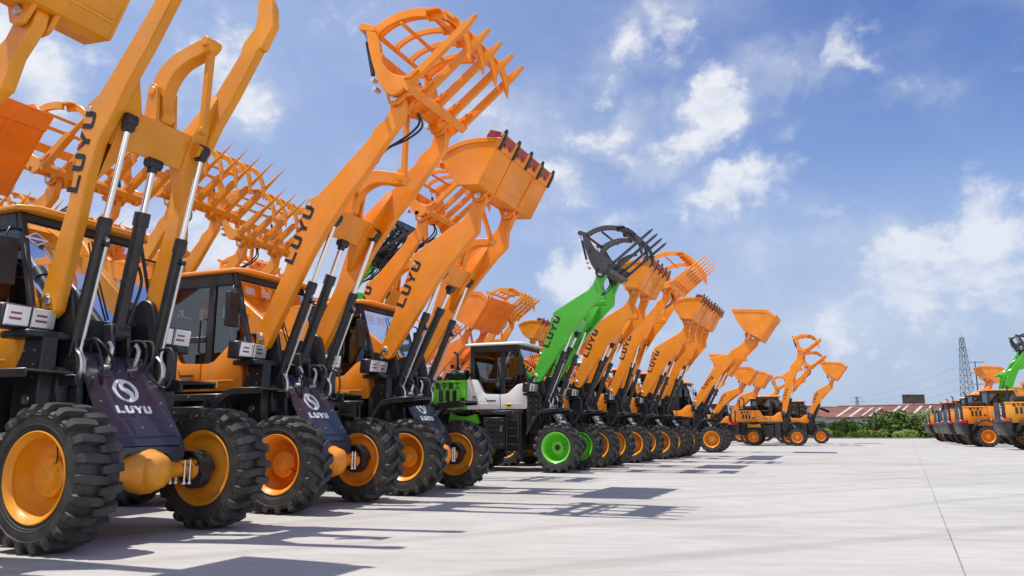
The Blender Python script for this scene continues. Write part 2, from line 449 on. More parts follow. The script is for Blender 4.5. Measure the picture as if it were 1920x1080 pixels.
def clamp_geo(hw, heavy, ny):
    wide = len(ny) == 5
    def fn(mb):
        out = sp2([(-.40, 1.03), (-.30, 1.09), (-.12, 1.165), (.08, 1.205), (.28, 1.20), (.44, 1.17)], 4)
        inn = sp2([(.46, 1.04), (.28, 1.075), (.10, 1.08), (-.10, 1.045), (-.25, .97), (-.31, .915)], 4)
        for s in (-1, 1):
            y = s*(hw-.11)
            mb.prism(out+inn, y-.027, y+.027)
        for y in (ny if not heavy and len(ny) < 5 else ()):
            mb.prism([(x, z-.012) for x, z in out]+[(x, z+.03) for x, z in inn], y-.02, y+.02)
        o2 = sp2([(.40, 1.165), (.60, 1.15), (.80, 1.05), (.95, .88), (1.04, .66), (1.055, .48), (1.04, .33)], 4)
        i2 = sp2([(.99, .46), (.965, .62), (.89, .80), (.76, .95), (.60, 1.03), (.42, 1.05)], 4)
        for y in ny:
            mb.prism(o2+i2, y-.026, y+.026)
        # cross plates joining the claws
        mb.prism([(.40, 1.175), (.62, 1.16), (.64, 1.12), (.42, 1.13)], -hw+.10, hw-.10)
        if not wide: mb.prism([(.72, 1.10), (.88, .96), (.85, .93), (.70, 1.06)], -hw+.10, hw-.10)
        if not wide: mb.prism([(.58, 1.05), (.78, .90), (.75, .875), (.56, 1.02)], -hw+.16, hw-.16)
        mb.tube([(.07, -hw+.09, 1.045), (.07, hw-.09, 1.045)], .028, 10)
        mb.tube([(-.36, -hw+.02, 1.0), (-.36, hw-.02, 1.0)], .035, 10)
    return fn
def clampcyl_geo(hw, sd):
    def fn(mb):
        for s in (sd,):
            y = s*(hw-.12)
            mb.tube([(-.53, y, 1.08), (-.46, y, .84)], .018, 8)
            mb.tube([(-.47, y, .88), (-.36, y, .38)], .03, 8, 1)
            mb.tube([(-.54, y-.05, 1.08), (-.54, y+.05, 1.08)], .042, 10)
            mb.tube([(-.30, y-.06, .16), (-.30, y+.06, .16)], .035, 10)
            mb.tube([(-.34, y-.05, .30), (-.34, y+.05, .30)], .03, 10)
    return fn

# ------------------------------------------------------------------ the loader
def build_loader(O, label, paintk='amber', boom='A', lift=0., att='none', attk=None, cabroof=None, hood=None, panel=None,
                 rimk=None, tyre='chev', wscale=1., yaw=0., scale=1., attrot=0., group='wheel loaders parked in rows', detail=2, rock_extra=0., stickers=False, name='wheel_loader', twidth=1., fender='long', hoses=0, track=.87, hoodz=1.54):
    hood = hood or paintk; panel = panel or paintk; rimk = rimk or paintk; cabroof = cabroof or paintk; attk = attk or paintk
    rt = empty(name, (O[0], O[1], 0), -TH+yaw, label, 'wheel loader', group, scale)
    P = lambda *a, **k: part(*a, parent=rt, **k)
    # ---- wheels
    for x in (0, -2.7):
        for s in (-1, 1):
            r0 = random.uniform(0, 6.28)
            w = part('wheel', 'rim', rim_geo, [rimk], rt, loc=(x, s*track, .6*wscale), rot=(0, r0 if s < 0 else r0, 0 if s < 0 else math.pi), scale=(wscale, twidth, wscale))
            part('tyre', 'tyre'+tyre, tyre_geo(tyre), ['rubber'], w)
            part('hub_cap', 'hub', hub_geo, ['black' if rimk == 'lime' else rimk], w)
            if s < 0 and x == 0 and detail > 1: part('valve_hose', 'valve', valve_geo, ['black'], w)
    # ---- axles
    def axle(mb):
        mb.lathe([(0, -.66), (.10, -.66), (.11, -.60), (.078, -.56), (.082, -.45), (.10, -.34), (.155, -.20), (.205, -.08), (.222, .0), (.218, .06), (.185, .15), (.12, .24), (.085, .34), (.075, .56), (.11, .60), (.10, .66), (0, .66)], c=(0, 0, .60), n=24)
        mb.tube([(.10, .02, .60), (.19, .02, .60), (.235, .02, .6), (.255, .02, .6)], [.195, .165, .11, .04], 20)
        for s in (-1, 1): mb.box(-.085, .085, s*.47-.07, s*.47+.07, .655, .69)
    P('front_axle', 'axle', axle, [paintk], bevel=.0, loc=(0, 0, .6*(wscale-1)))
    P('rear_axle', 'axle', axle, ['black' if detail < 2 else paintk], loc=(-2.7, 0, .6*(wscale-1)))
    if detail > 1:
        for s in (-1, 1):
            for y in (-.035, .035):
                for x in (-.09, .09):
                    P('axle_bolt', 'ubolt', lambda mb: (mb.tube([(0, 0, .72), (0, 0, .49)], .012, 6), mb.tube([(0, 0, .50), (0, 0, .478)], .022, 6)), ['steel'], loc=(x, s*.47+y, 0))
        def brk(mb, sd):
            for s in (sd,):
                y0, y1 = s*.60, s*.72
                mb.lathe([(.10, y0), (.17, y0), (.18, y0+s*.02), (.18, y1)], c=(0, 0, .6), n=24)
                arc = [(.215*math.cos(R(a)), .6+.215*math.sin(R(a))) for a in range(0, 181, 15)]
                arc += [(.195*math.cos(R(a)), .6+.195*math.sin(R(a))) for a in range(180, -1, -15)]
                mb.prism(arc, min(y0-s*.06, y1), max(y0-s*.06, y1))
                for a in (35, 70, 105, 145):
                    mb.tube([(.10*math.cos(R(a)), y0-s*.02, .6+.10*math.sin(R(a))), (.2*math.cos(R(a)), y0-s*.03, .6+.2*math.sin(R(a)))], .009, 5)
        for s in (-1, 1): P('brake_drum', 'brake%d' % s, lambda mb: brk(mb, s), ['black'])
    # ---- chassis
    def chas(mb):
        mb.prism([(-.06, .74), (-.07, .90), (-.42, 1.42), (-.68, 1.80), (-1.0, 1.62), (-1.0, .62), (-.3, .55), (-.08, .68)], -.31, .31)
        mb.prism([(-1.1, .62), (-1.1, 1.40), (-3.7, 1.50), (-3.7, .68), (-2.2, .60)], -.44, .44)
        mb.box(-1.2, -.9, -.22, .22, .70, 1.30)
        # tanks and boxes between the wheels
        for s in (-1, 1):
            a, b = sorted((s*.45, s*.86))
            mb.box(-2.02, -1.42, a, b, .56, 1.33)
            mb.box(-1.36, -.98, a, b-.02 if s > 0 else b, .50, 1.42)
            mb.box(-2.14, -.95, a, b, 1.40, 1.50)
    P('chassis', 'chassis', chas, ['black'], bevel=.012)
    if detail > 1:
        def step(mb, sd):
            for s in (sd,):
                for k, z in enumerate((.46, .66, .86, 1.06, 1.26)):
                    a, b = sorted((s*.87, s*(1.0-.02*k)))
                    mb.box(-1.34, -1.04, a, b, z, z+.022)
                for x in (-1.35, -1.03):
                    mb.prism([(x-.012, .44), (x+.012, .44), (x+.012, 1.42), (x-.012, 1.42)], min(s*.87, s*.93), max(s*.87, s*.93))
                for z in (.62, .75, .88, 1.0, 1.12, 1.24):
                    mb.box(-2.0+.02, -1.46, min(s*.865, s*.872), max(s*.865, s*.872), z, z+.012)
        for s in (-1, 1): P('step_ladder', 'step%d' % s, lambda mb: step(mb, s), ['slate'])
        for x, z in ((-1.95, 1.25), (-1.95, .65), (-1.5, 1.25), (-1.5, .66), (-1.2, 1.46), (-1.7, 1.46)):
            P('chassis_bolt', 'cbolt', lambda mb: mb.lathe([(0, -.875), (.016, -.875), (.016, -.86)], n=8), ['steel'], loc=(x, 0, z))
        P('data_plate', 'dplate', lambda mb: mb.box(-1.56, -1.49, -.872, -.864, .98, 1.12), ['steel'])
    # ---- tower that carries the boom
    def tower(mb):
        ear = [(-.30, 1.05), (-.36, 1.55), (-.54, 2.28)]+[(-.70+.155*math.cos(R(a)), 2.27+.155*math.sin(R(a))) for a in range(15, 181, 20)]+[(-.92, 1.9), (-1.02, 1.45), (-1.0, 1.0)]
        for s in (-1, 1):
            for y in (s*.30, s*.515) if False else (s*.485,):
                mb.prism(ear, y-.035, y+.035)
            mb.prism([(-.50, .95), (-.50, 1.93), (-.86, 1.93), (-.86, .95)], min(s*.64, s*.80), max(s*.64, s*.80))
            mb.box(-.95, -.45, min(s*.52, s*.66), max(s*.52, s*.66), 1.25, 1.6)
            mb.box(-.9, -.5, min(s*.52, s*.95), max(s*.52, s*.95), 1.86, 1.93)
        mb.box(-.95, -.60, -.45, .45, 1.55, 1.75)
        mb.prism([(-.62, 1.75), (-.42, 1.75), (-.46, 2.08), (-.58, 2.08)], -.12, -.07)
        mb.prism([(-.62, 1.75), (-.42, 1.75), (-.46, 2.08), (-.58, 2.08)], .07, .12)
    P('boom_tower', 'tower', tower, ['black'], bevel=.014)
    if detail > 1:
        for s in (-1, 1):
            for y, r_, x, z in ((.675, .045, -.70, 2.24), (.81, .05, -.66, 1.30), (.806, .014, -.6, 1.75), (.806, .014, -.6, 1.62), (.806, .014, -.75, 1.75), (.806, .014, -.60, 1.5)):
                P('pivot_bolt', 'pbolt%d%.3f' % (s, r_), lambda mb: mb.lathe([(0, 0), (r_*.9, 0), (r_, -s*.012), (r_, -s*.02)], n=12), ['steel'], loc=(x, s*y, z))
    # ---- front plate with emblem
    pd = Vector((-.60, 0, .88)).normalized(); pn = Vector((pd.z, 0, -pd.x)); po = Vector((.035, 0, .86))
    def plate(mb):
        L = 1.08
        a = [po+pd*t for t in (0, L)]
        t = pn*.02
        bw, tw = .455, .425
        mb.hull_box([a[0]+Vector((0, -bw, 0)), a[0]+Vector((0, bw, 0)), a[1]+Vector((0, tw, 0)), a[1]+Vector((0, -tw, 0))],
                    [a[0]+Vector((0, -bw, 0))+t, a[0]+Vector((0, bw, 0))+t, a[1]+Vector((0, tw, 0))+t, a[1]+Vector((0, -tw, 0))+t])
        # folded lower skirt with an arch over the axle
        sk = [(-bw, .0), (bw, .0), (bw, -.17), (bw-.13, -.15), (bw-.22, -.07), (-bw+.22, -.07), (-bw+.13, -.15), (-bw, -.17)]
        mb.decal(sk, po+Vector((.006, 0, -.001)), (0, 1, 0), (.10, 0, .99), .02)
        # lower raised field
        mb.decal([(-.40, .10), (.40, .10), (.39, .30), (-.39, .30)], po+pn*.02, (0, 1, 0), pd, .008)
        for y in (-.17, .15):
            mb.decal([(y-.045, .80), (y+.045, .80), (y+.03, 1.08), (y-.03, 1.08)], po+pn*.02, (0, 1, 0), pd, .02)
    pl = P('front_plate', 'plate', plate, ['navy'], bevel=.006)
    if detail > 0:
        def emb(mb):
            c = po+pn*.021+pd*.64+Vector((0, -.02, 0))
            def arc(a0, a1, r0, r1, n=18, r0e=None, r1e=None):
                pts = []
                for k in range(n+1):
                    a = R(a0+(a1-a0)*k/n); q = math.sin(math.pi*k/n)**.5
                    rm = (r0+r1)/2; hw_ = (r1-r0)/2*max(q, .12); pts.append(((rm+hw_)*math.cos(a), (rm+hw_)*math.sin(a)))
                for k in range(n, -1, -1):
                    a = R(a0+(a1-a0)*k/n); q = math.sin(math.pi*k/n)**.5
                    rm = (r0+r1)/2; hw_ = (r1-r0)/2*max(q, .12); pts.append(((rm-hw_)*math.cos(a), (rm-hw_)*math.sin(a)))
                mb.decal(pts, c, (0, 1, 0), pd, .012)
            arc(60, 255, .105, .142); arc(240, 435, .105, .142)
            mb.decal(sp2([(-.01, .125), (-.055, .07), (-.05, .01), (.0, -.02), (.03, -.06), (.0, -.12)], 4)+sp2([(.06, -.09), (.075, -.03), (.03, .02), (-.01, .04), (.0, .08), (.07, .105)], 4), c, (0, 1, 0), pd, .0125)
        part('emblem', 'emblem', emb, ['wletter'], pl)
        def pw(mb): word(mb, po+pn*.021+pd*.37+Vector((0, -.21, 0)), (0, 1, 0), pd, .085, .085, .012)
        part('lettering', 'platelet', pw, ['wletter'], pl)
    if detail > 1:
        for y, t in ((-.37, .22), (.36, .22), (-.36, .50), (.36, .50), (-.34, .78), (.34, .78), (0, .88), (.0, .20), (-.33, 1.0), (.32, 1.0)):
            c = po+pd*t+Vector((0, y, 0))+pn*.02
            part('bolt', 'pbolt', lambda mb: mb.tube([(0, 0, 0), pn*.014], .013, 8), ['steel'], pl, loc=c)
    # ---- boom
    D = BOOM[boom]; B = D['B']; la = R(lift)
    cB, sB = math.cos(la), math.sin(la)
    bl = (B[0]-(cB*B[0]-sB*B[1]), 0, B[1]-(sB*B[0]+cB*B[1])); br = (0, -la, 0)
    for s in (-1, 1):
        def arm(mb, s=s): mb.prism(D['prof'], min(s*AY0, s*AY1), max(s*AY0, s*AY1))
        am = part('boom_arm', 'arm%s%d' % (boom, s), arm, [paintk], rt, bevel=.012, loc=bl, rot=br)
        if s < 0 and detail > 0:
            def tx(mb):
                u = Vector((D['tdir'][0], 0, D['tdir'][1])).normalized(); v = Vector((-u.z, 0, u.x))
                w_ = .178 if boom != 'C' else .155
                word(mb, Vector((D['text'][0], -AY1-.0005, D['text'][1]))-v*.02+u*.04, u, v, w_, .155, .003, gap=.22, red=1)
            part('lettering', 'armtext'+boom, tx, ['letter', 'rletter'], am)
    if detail > 0:
        kx, kz = min(D['prof'][1:8], key=lambda p: abs(p[1]-D['cyl'][1]-.2))
        P('safety_strut', 'strut'+boom, lambda mb: (mb.prism([(kx+.06, kz-.02), (kx-.07, kz+.02), (kx-.30, kz-.74), (kx-.20, kz-.78)], -.53, -.46), mb.tube([(kx+.0, -.56, kz-.02), (kx+.0, -.44, kz-.02)], .03, 10)), ['red'], bevel=.008, loc=bl, rot=br)
        def boss(mb):
            for (x, z), r_ in (((B[0], B[1]+.06), .055), ((kx+.07, kz-.03), .032), (D['pin'], .05)):
                for s in (-1, 1): mb.lathe([(0, s*(AY1+.014)), (r_*.8, s*(AY1+.014)), (r_, s*(AY1+.006)), (r_, s*(AY1-.01))], c=(x, 0, z), n=14)
        P('pin_boss', 'boss'+boom, boss, ['steel'], loc=bl, rot=br)
    def beam(mb):
        bx, bz = D['beam']; u = Vector((D['pin'][0]-B[0], D['pin'][1]-B[1])).normalized(); n = Vector((-u.y, u.x))
        c = Vector((bx, bz)); Hh = .20 if boom[0] == 'A' else .17; Ww = .075
        q = [c-u*Hh-n*Ww, c+u*Hh-n*Ww, c+u*Hh+n*Ww, c-u*Hh+n*Ww]
        mb.prism([(p.x, p.y) for p in q], -AY0+.001, AY0-.001)
        # pointed gussets on the inner faces of the arms
        for s in (-1, 1):
            y0 = s*(AY0-.001); y1 = s*(AY0-.20)
            tip1 = c+u*.72+n*.03; tip0 = c-u*.62-n*.02
            f1, f0 = c+u*Hh, c-u*Hh
            def P3(p, y, o): return (p.x+n.x*o, y, p.y+n.y*o)
            vs = [P3(tip1, y0, -.05), P3(tip1, y0, .05), P3(f1, y1, -.10), P3(f1, y1, .10), P3(f0, y1, -.10), P3(f0, y1, .10), P3(tip0, y0, -.05), P3(tip0, y0, .05), P3(f1, y0, -.10), P3(f1, y0, .10), P3(f0, y0, -.10), P3(f0, y0, .10)]
            mb.add(vs, [(0, 2, 3, 1), (2, 4, 5, 3), (4, 6, 7, 5), (0, 8, 2), (1, 3, 9), (2, 8, 10, 4), (3, 5, 11, 9), (4, 10, 6), (5, 7, 11)])
        # rocker brackets on top
        r = Vector(D['rock'])
        for y in (-.115, .115):
            mb.prism([(c.x+u.x*Hh-n.x*.07, c.y+u.y*Hh-n.y*.07), (r.x+.08, r.y+.02), (r.x+.03, r.y+.085), (r.x-.04, r.y+.08), (c.x+u.x*Hh+n.x*.14, c.y+u.y*Hh+n.y*.14)], y-.022, y+.022)
        for s in (-1, 1):   # forks for the lift cylinders
            mb.prism([(D['cyl'][0]-.14, D['cyl'][1]+.10), (D['cyl'][0]-.02, D['cyl'][1]+.09), (D['cyl'][0]+.07, D['cyl'][1]), (D['cyl'][0]+.0, D['cyl'][1]-.08), (D['cyl'][0]-.16, D['cyl'][1]-.06)], s*.405-.025, s*.405+.025)
    P('cross_beam', 'beam'+boom, beam, [paintk], bevel=.008, loc=bl, rot=br)
    # rocker and link
    r0, r1 = rot2(D['rock'], B, la), rot2(D['rend'], B, la)
    if rock_extra: r1 = rot2(r1, r0, R(rock_extra))
    Lr = math.hypot(r1[0]-r0[0], r1[1]-r0[1]); ar = math.atan2(r1[1]-r0[1], r1[0]-r0[0])
    def rocker(mb):
        k = Lr/.79
        o = sp2([(-.16*k, -.22*k), (-.10*k, .04*k), (.10*k, .20*k), (.36*k, .22*k), (.66*k, .12*k), (.80*k, .05*k), (.84*k, -.02*k)], 4)
        i = sp2([(.79*k, -.09*k), (.66*k, -.07*k), (.40*k, .02*k), (.18*k, -.02*k), (.02*k, -.16*k), (-.04*k, -.30*k), (-.13*k, -.32*k)], 4)
        mb.prism(o+i, -.075, .075)
        mb.tube([(0, -.15, 0), (0, .15, 0)], .05, 14)
        mb.tube([(Lr, -.10, 0), (Lr, .10, 0)], .055, 14)
    part('rocker_arm', 'rocker%s' % boom, rocker, [paintk], rt, bevel=.01, loc=(r0[0], 0, r0[1]), rot=(0, -ar, 0))
    pin = rot2(D['pin'], B, la)
    if att == 'none': lt = (r1[0]-.03, r1[1]-.95)
    else:
        q = {'bucket': (-.34, .2), 'plain': (-.34, .2)}.get(att, (-.24, .16))
        q = rot2(q, (0, 0), R(attrot)); lt = (pin[0]+q[0], pin[1]+q[1])
    Ll = math.hypot(lt[0]-r1[0], lt[1]-r1[1]); al = math.atan2(lt[0]-r1[0], lt[1]-r1[1])
    def link(mb):
        mb.prism([(-.05, -.04), (.05, -.04), (.038, .1), (.034, Ll-.1), (.045, Ll+.04), (-.045, Ll+.04), (-.034, Ll-.1), (-.038, .1)], -.035, .035)
        mb.tube([(0, -.05, Ll), (0, .05, Ll)], .032, 10)
    part('link_rod', 'link%.3f' % Ll, link, [paintk], rt, bevel=.008, loc=(r1[0], 0, r1[1]), rot=(0, al, 0))
    # ---- lift cylinders
    cp = rot2(D['cyl'], B, la); cb = (-.54, 1.64)
    L = math.hypot(cp[0]-cb[0], cp[1]-cb[1]); ac = math.atan2(cp[0]-cb[0], cp[1]-cb[1])
    def barrel(mb):
        mb.tube([(0, 0, -.05), (0, 0, 1.36)], .056, 18)
        mb.tube([(0, 0, 1.30), (0, 0, 1.44)], .068, 18)
        mb.tube([(0, 0, 1.44), (0, 0, 1.455)], .06, 18)
        mb.tube([(0, -.07, 0), (0, .07, 0)], .085, 14)
        mb.tube([(.05, 0, 1.2), (.12, 0, 1.2)], .03, 8)
    def rod(mb):
        mb.tube([(0, 0, -max(.1, L-.9)), (0, 0, 0)], .031, 14)
    def rodend(mb):
        mb.tube([(0, -.055, 0), (0, .055, 0)], .068, 16)
        mb.tube([(0, 0, -.12), (0, 0, -.03)], .05, 12)
        c_ = [(.075*math.cos(R(a)), .075*math.sin(R(a))) for a in range(-40, 221, 20)]
        mb.box(-.05, .05, -.045, .045, -.10, .02)
    def pipe(mb):
        mb.tube(spline([(.10, 0, 1.24), (.098, 0, 1.0), (.098, 0, .30), (.10, 0, .16), (.16, .02, .06), (.17, .03, -.10), (.11, .03, -.16)], 4), .016, 6)
        mb.tube(spline([(.10, -.05, .16), (.19, -.05, .10), (.235, -.05, -.02), (.20, -.05, -.14)], 4), .018, 6)
        mb.tube([(.10, 0, 1.24), (.05, 0, 1.26)], .022, 6)
        mb.tube([(.10, .03, .10), (.02, .06, -.20)], .012, 6)
    for s in (-1, 1):
        b_ = part('lift_cylinder', 'barrel', barrel, ['black'], rt, loc=(cb[0], s*.475, cb[1]), rot=(0, ac, 0))
        part('rod', 'rod%.2f' % L, rod, ['chrome'], b_, loc=(0, 0, L))
        if detail > 0: part('rod_end', 'rodend', rodend, ['black'], b_, loc=(0, 0, L), bevel=.006)
        if detail > 1: part('oil_pipe', 'pipe', pipe, ['steel'], b_)
    # ---- tilt cylinder
    rb = rot2((D['beam'][0]-.06, D['beam'][1]-.24), B, la)
    tb0 = (-.52, 2.0); L = math.hypot(rb[0]-tb0[0], rb[1]-tb0[1]); at_ = math.atan2(rb[0]-tb0[0], rb[1]-tb0[1])
    b_ = part('tilt_cylinder', 'tbarrel', lambda mb: (mb.tube([(0, 0, -.05), (0, 0, 1.24)], .066, 18), mb.tube([(0, 0, 1.12), (0, 0, 1.26)], .08, 18), mb.tube([(0, -.09, 0), (0, .09, 0)], .09, 14)), ['black'], rt, loc=(tb0[0], 0, tb0[1]), rot=(0, at_, 0))
    part('rod', 'trod%.2f' % L, lambda mb: mb.tube([(0, 0, -max(.1, L-.8)), (0, 0, 0)], .036, 14), ['chrome'], b_, loc=(0, 0, L))
    part('rod_end', 'trodend', lambda mb: (mb.tube([(0, -.08, 0), (0, .08, 0)], .058, 14), mb.tube([(0, 0, -.10), (0, 0, 0)], .052, 12)), ['black'], b_, loc=(0, 0, L))
    # ---- attachment
    aloc = (pin[0], 0, pin[1]); arot = (0, -R(attrot), 0)
    if att in ('bucket', 'plain'):
        hw = 1.14 if att == 'bucket' else 1.10
        bk = part('bucket', 'bucket'+att, bucket_shell('tooth' if att == 'bucket' else 'plain', hw), [attk], rt, bevel=.007, loc=aloc, rot=arot)
        for s in (-1, 1): part('pin', 'pins%d' % s, pins_geo(s), ['steel'], bk)
        if att == 'bucket':
            part('cutting_edge', 'edge', edge_geo, ['red'], bk)
            for k in range(5): part('tooth', 'tooth', tooth_geo, ['black'], bk, loc=(0, -1.08+k*.54, 0), bevel=.008)
    elif att in ('grapple', 'wide', 'heavy'):
        hw = {'grapple': .82, 'wide': 1.05, 'heavy': .82}[att]; n = {'grapple': 5, 'wide': 6, 'heavy': 4}[att]
        g = part('grapple_fork', 'grap'+att, grapple_geo(hw, att == 'heavy'), [attk], rt, bevel=.008, loc=aloc, rot=arot)
        for s in (-1, 1): part('pin', 'pins%d' % s, pins_geo(s), ['steel'], g)
        for k in range(n):
            part('tine', 'tine'+att, tine_geo(att == 'wide', att != 'heavy', att == 'heavy'), [attk], g, loc=(0, -(hw-.05)+k*(2*(hw-.05)/(n-1)), 0), bevel=.006)
        ny = [-(hw-.22)+k*(2*(hw-.22)/(n-2)) for k in range(n-1)]
        part('clamp', 'clamp'+att, clamp_geo(hw, att == 'heavy', ny), [attk], g, bevel=.006)
        for s in (-1, 1): part('clamp_cylinder', 'ccyl%s%d' % (att, s), clampcyl_geo(hw, s), ['steel', 'black'], g)
    if att in ('grapple', 'heavy') or (att == 'wide' and detail > 0):
        def hs(mb):
            for k in (0, 1):
                mb.tube(spline([(.05, -.2+.04*k, -.03), (.10+.05*k, -.25, -.22-.05*k), (.0, -.38, -.42-.05*k), (-.25, -.50, -.62), (-.38-.1*k, -.52, -.80-.1*k)], 6), .016, 6)
        part('hydraulic_hose', 'ghose', hs, ['hose'], rt, loc=aloc, rot=(0, 0, 0))
    if hoses:
        def bh(mb):
            for k in range(hoses):
                y = -.55+.26*k
                mb.tube(spline([(-.20, y, .05), (-.42-.04*k, y, .40), (-.25, y, .85+.05*k), (.15, y+.05, 1.02), (.55, y, .80), (.75, y, .45)], 6), .034, 7)
                mb.tube([(-.05, y+.12, .18), (.62, y+.12, .86)], .045, 8)
                mb.tube(spline([(.1, y, .2), (.45, y, .28), (.55, y+.1, .1), (.2, y+.1, -.2), (-.1, y, -.5)], 6), .026, 7)
            mb.prism([(-.40, .10), (-.25, .62), (.10, .60), (.30, .25), (.15, -.02), (-.15, -.08)], -.62, .62)
        part('hose_bundle', 'bundle', bh, ['hose'], rt, loc=aloc)
    # ---- cab
    SX = [(-2.47, 1.62), (-2.47, 3.17), (-1.13, 3.17), (-.80, 2.12), (-1.0, 1.60)]
    def cab(mb):
        for s in (-1, 1):
            y0, y1 = sorted((s*.68, s*.735))
            mb.prism([(-2.47, 1.60), (-2.35, 1.60), (-2.35, 3.17), (-2.47, 3.17)], y0, y1)           # rear post
            mb.prism([(-1.60, 1.60), (-1.48, 1.60), (-1.48, 3.02), (-1.60, 3.02)], y0-.003, y1+.003)           # middle post
            mb.prism([(-1.20, 3.17), (-1.12, 3.17), (-.79, 2.12), (-.86, 2.12)], y0, y1)             # front post
            mb.prism([(-2.345, 3.0), (-2.345, 3.17), (-1.205, 3.17), (-1.15, 3.0)], y0, y1)                # top rail
            mb.prism([(-2.345, 2.22), (-2.345, 2.30), (-1.605, 2.30), (-1.605, 2.22)], y0, y1)
            mb.prism([(-1.475, 1.60), (-1.475, 1.70), (-1.25, 1.75), (-.96, 2.15), (-.80, 2.12), (-.98, 1.60)], y0, y1)
            mb.prism([(-2.345, 1.60), (-2.345, 1.68), (-1.605, 1.68), (-1.605, 1.60)], y0, y1)
        mb.box(-2.47, -1.13, -.679, .679, 3.08, 3.17)
        mb.box(-2.46, -2.38, -.679, .679, 1.6, 2.3)
        mb.box(-2.46, -1.0, -.679, .679, 1.52, 1.599)
        mb.prism([(-1.16, 3.07), (-1.10, 3.05), (-1.06, 2.90), (-1.12, 2.92)], -.679, .679)   # dark band over the windscreen
        mb.prism([(-.97, 1.61), (-.80, 2.14), (-.86, 2.18), (-1.30, 2.16), (-1.1, 1.61)], -.66, .66)   # dashboard
    cb_ = P('cab', 'cab', cab, ['black'], bevel=.010)
    def roof(mb):
        pts = [(-2.60, .80), (-2.60, -.80), (-1.12, -.80), (-.98, -.66), (-.98, .66), (-1.12, .80)]
        n = len(pts); z0, z1 = 3.17, 3.222
        vs = [(x, y, z0) for x, y in pts]+[(x, y, z1) for x, y in pts]+[(-1.8+(x+1.8)*.9, y*.88, z1+.032) for x, y in pts]
        fs = [tuple(range(n-1, -1, -1)), tuple(2*n+i for i in range(n))]
        for k in (0, 1): fs += [(k*n+i, k*n+(i+1) % n, (k+1)*n+(i+1) % n, (k+1)*n+i) for i in range(n)]
        mb.add(vs, fs)
    part('roof', 'roof', roof, [cabroof], cb_, bevel=.015, seg=2)
    def gl(pts): return lambda mb: mb.add(pts, [tuple(range(len(pts)))])
    for s in (-1, 1):
        y = s*.708
        part('side_window', 'gl1%d' % s, gl([(-2.35, y, 2.30), (-1.6, y, 2.30), (-1.6, y, 3.0), (-2.35, y, 3.0)]), ['glass'], cb_)
        part('side_window', 'gl2%d' % s, gl([(-2.35, y, 1.68), (-1.6, y, 1.68), (-1.6, y, 2.22), (-2.35, y, 2.22)]), ['glass'], cb_)
        part('side_window', 'gl3%d' % s, gl([(-1.48, y, 1.70), (-1.25, y, 1.75), (-.96, y, 2.15), (-.86, y, 2.12), (-1.15, y, 3.0), (-1.48, y, 3.0)]), ['glass'], cb_)
    wsx = lambda z: -.80-(z-2.12)*(.33/1.05)
    part('windscreen', 'glw', gl([(wsx(2.13), -.68, 2.13), (wsx(2.13), .68, 2.13), (wsx(3.06), .68, 3.06), (wsx(3.06), -.68, 3.06)]), ['screen'], cb_)
    part('sun_band', 'band', gl([(wsx(2.84)+.004, -.67, 2.84), (wsx(2.84)+.004, .67, 2.84), (wsx(3.05)+.004, .67, 3.05), (wsx(3.05)+.004, -.67, 3.05)]), ['band'], cb_)
    part('rear_window', 'glr', gl([(-2.42, -.68, 2.30), (-2.42, .68, 2.30), (-2.42, .68, 3.08), (-2.42, -.68, 3.08)]), ['glass'], cb_)
    if detail > 0:
        def seat(mb):
            mb.box(-2.05, -1.55, -.26, .26, 1.80, 1.98); mb.prism([(-2.12, 1.95), (-1.98, 1.95), (-2.08, 2.70), (-2.20, 2.70)], -.25, .25)
            mb.prism([(-2.20, 2.72), (-2.12, 2.72), (-2.14, 2.92), (-2.21, 2.92)], -.13, .13)
            mb.box(-1.98, -1.62, -.18, .18, 1.6, 1.8)
            for y in (-.33, .33): mb.box(-2.05, -1.65, y-.035, y+.035, 2.12, 2.18)
        part('driver_seat', 'seat', seat, ['seat'], cb_, bevel=.03)
        def whl(mb):
            c = Vector((-1.28, 0, 2.40)); ax = Vector((-.45, 0, .9)).normalized(); u = Vector((0, 1, 0)); v = ax.cross(u)
            mb.tube([c+(u*math.cos(a)+v*math.sin(a))*.19 for a in [2*math.pi*k/20 for k in range(21)]], .016, 6)
            for a in (.5, 2.6, 4.7): mb.tube([c, c+(u*math.cos(a)+v*math.sin(a))*.19], .012, 5)
            mb.tube([c, c-ax*.45], .03, 8)
        part('steering_wheel', 'swheel', whl, ['hose'], cb_)
        def wip(mb):
            a = Vector((wsx(2.16)+.02, .1, 2.16)); b = Vector((wsx(2.75)+.03, .02, 2.75))
            mb.tube([a, b], .010, 5); mb.tube([b-Vector((-.08, 0, .28)), b+Vector((-.085, 0, .27))], .008, 5)
        part('wiper', 'wiper', wip, ['black'], cb_)
        # mirror on its arm
        for s in (-1, 1):
            def mir(mb):
                mb.tube([(-1.13, s*.73, 2.98), (-.98, s*.92, 2.94), (-.96, s*.98, 2.80)], .014, 6)
                mb.tube([(-1.02, s*.73, 2.60), (-.97, s*.92, 2.66)], .012, 6)
                mb.box(-1.0, -.93, min(s*.84, s*1.04), max(s*.84, s*1.04), 2.38, 2.84)
            P('mirror', 'mirror%d' % s, mir, ['black'], bevel=.03)
        def hndl(mb):
            for s in (-1, 1):
                mb.tube([(-1.66, s*.735, 2.05), (-1.66, s*.79, 2.08), (-1.66, s*.79, 2.52), (-1.66, s*.735, 2.55)], .014, 6)
                mb.box(-2.02, -1.90, min(s*.735, s*.745), max(s*.735, s*.745), 2.225, 2.295)
        part('handle', 'hndl', hndl, ['slate'], cb_)
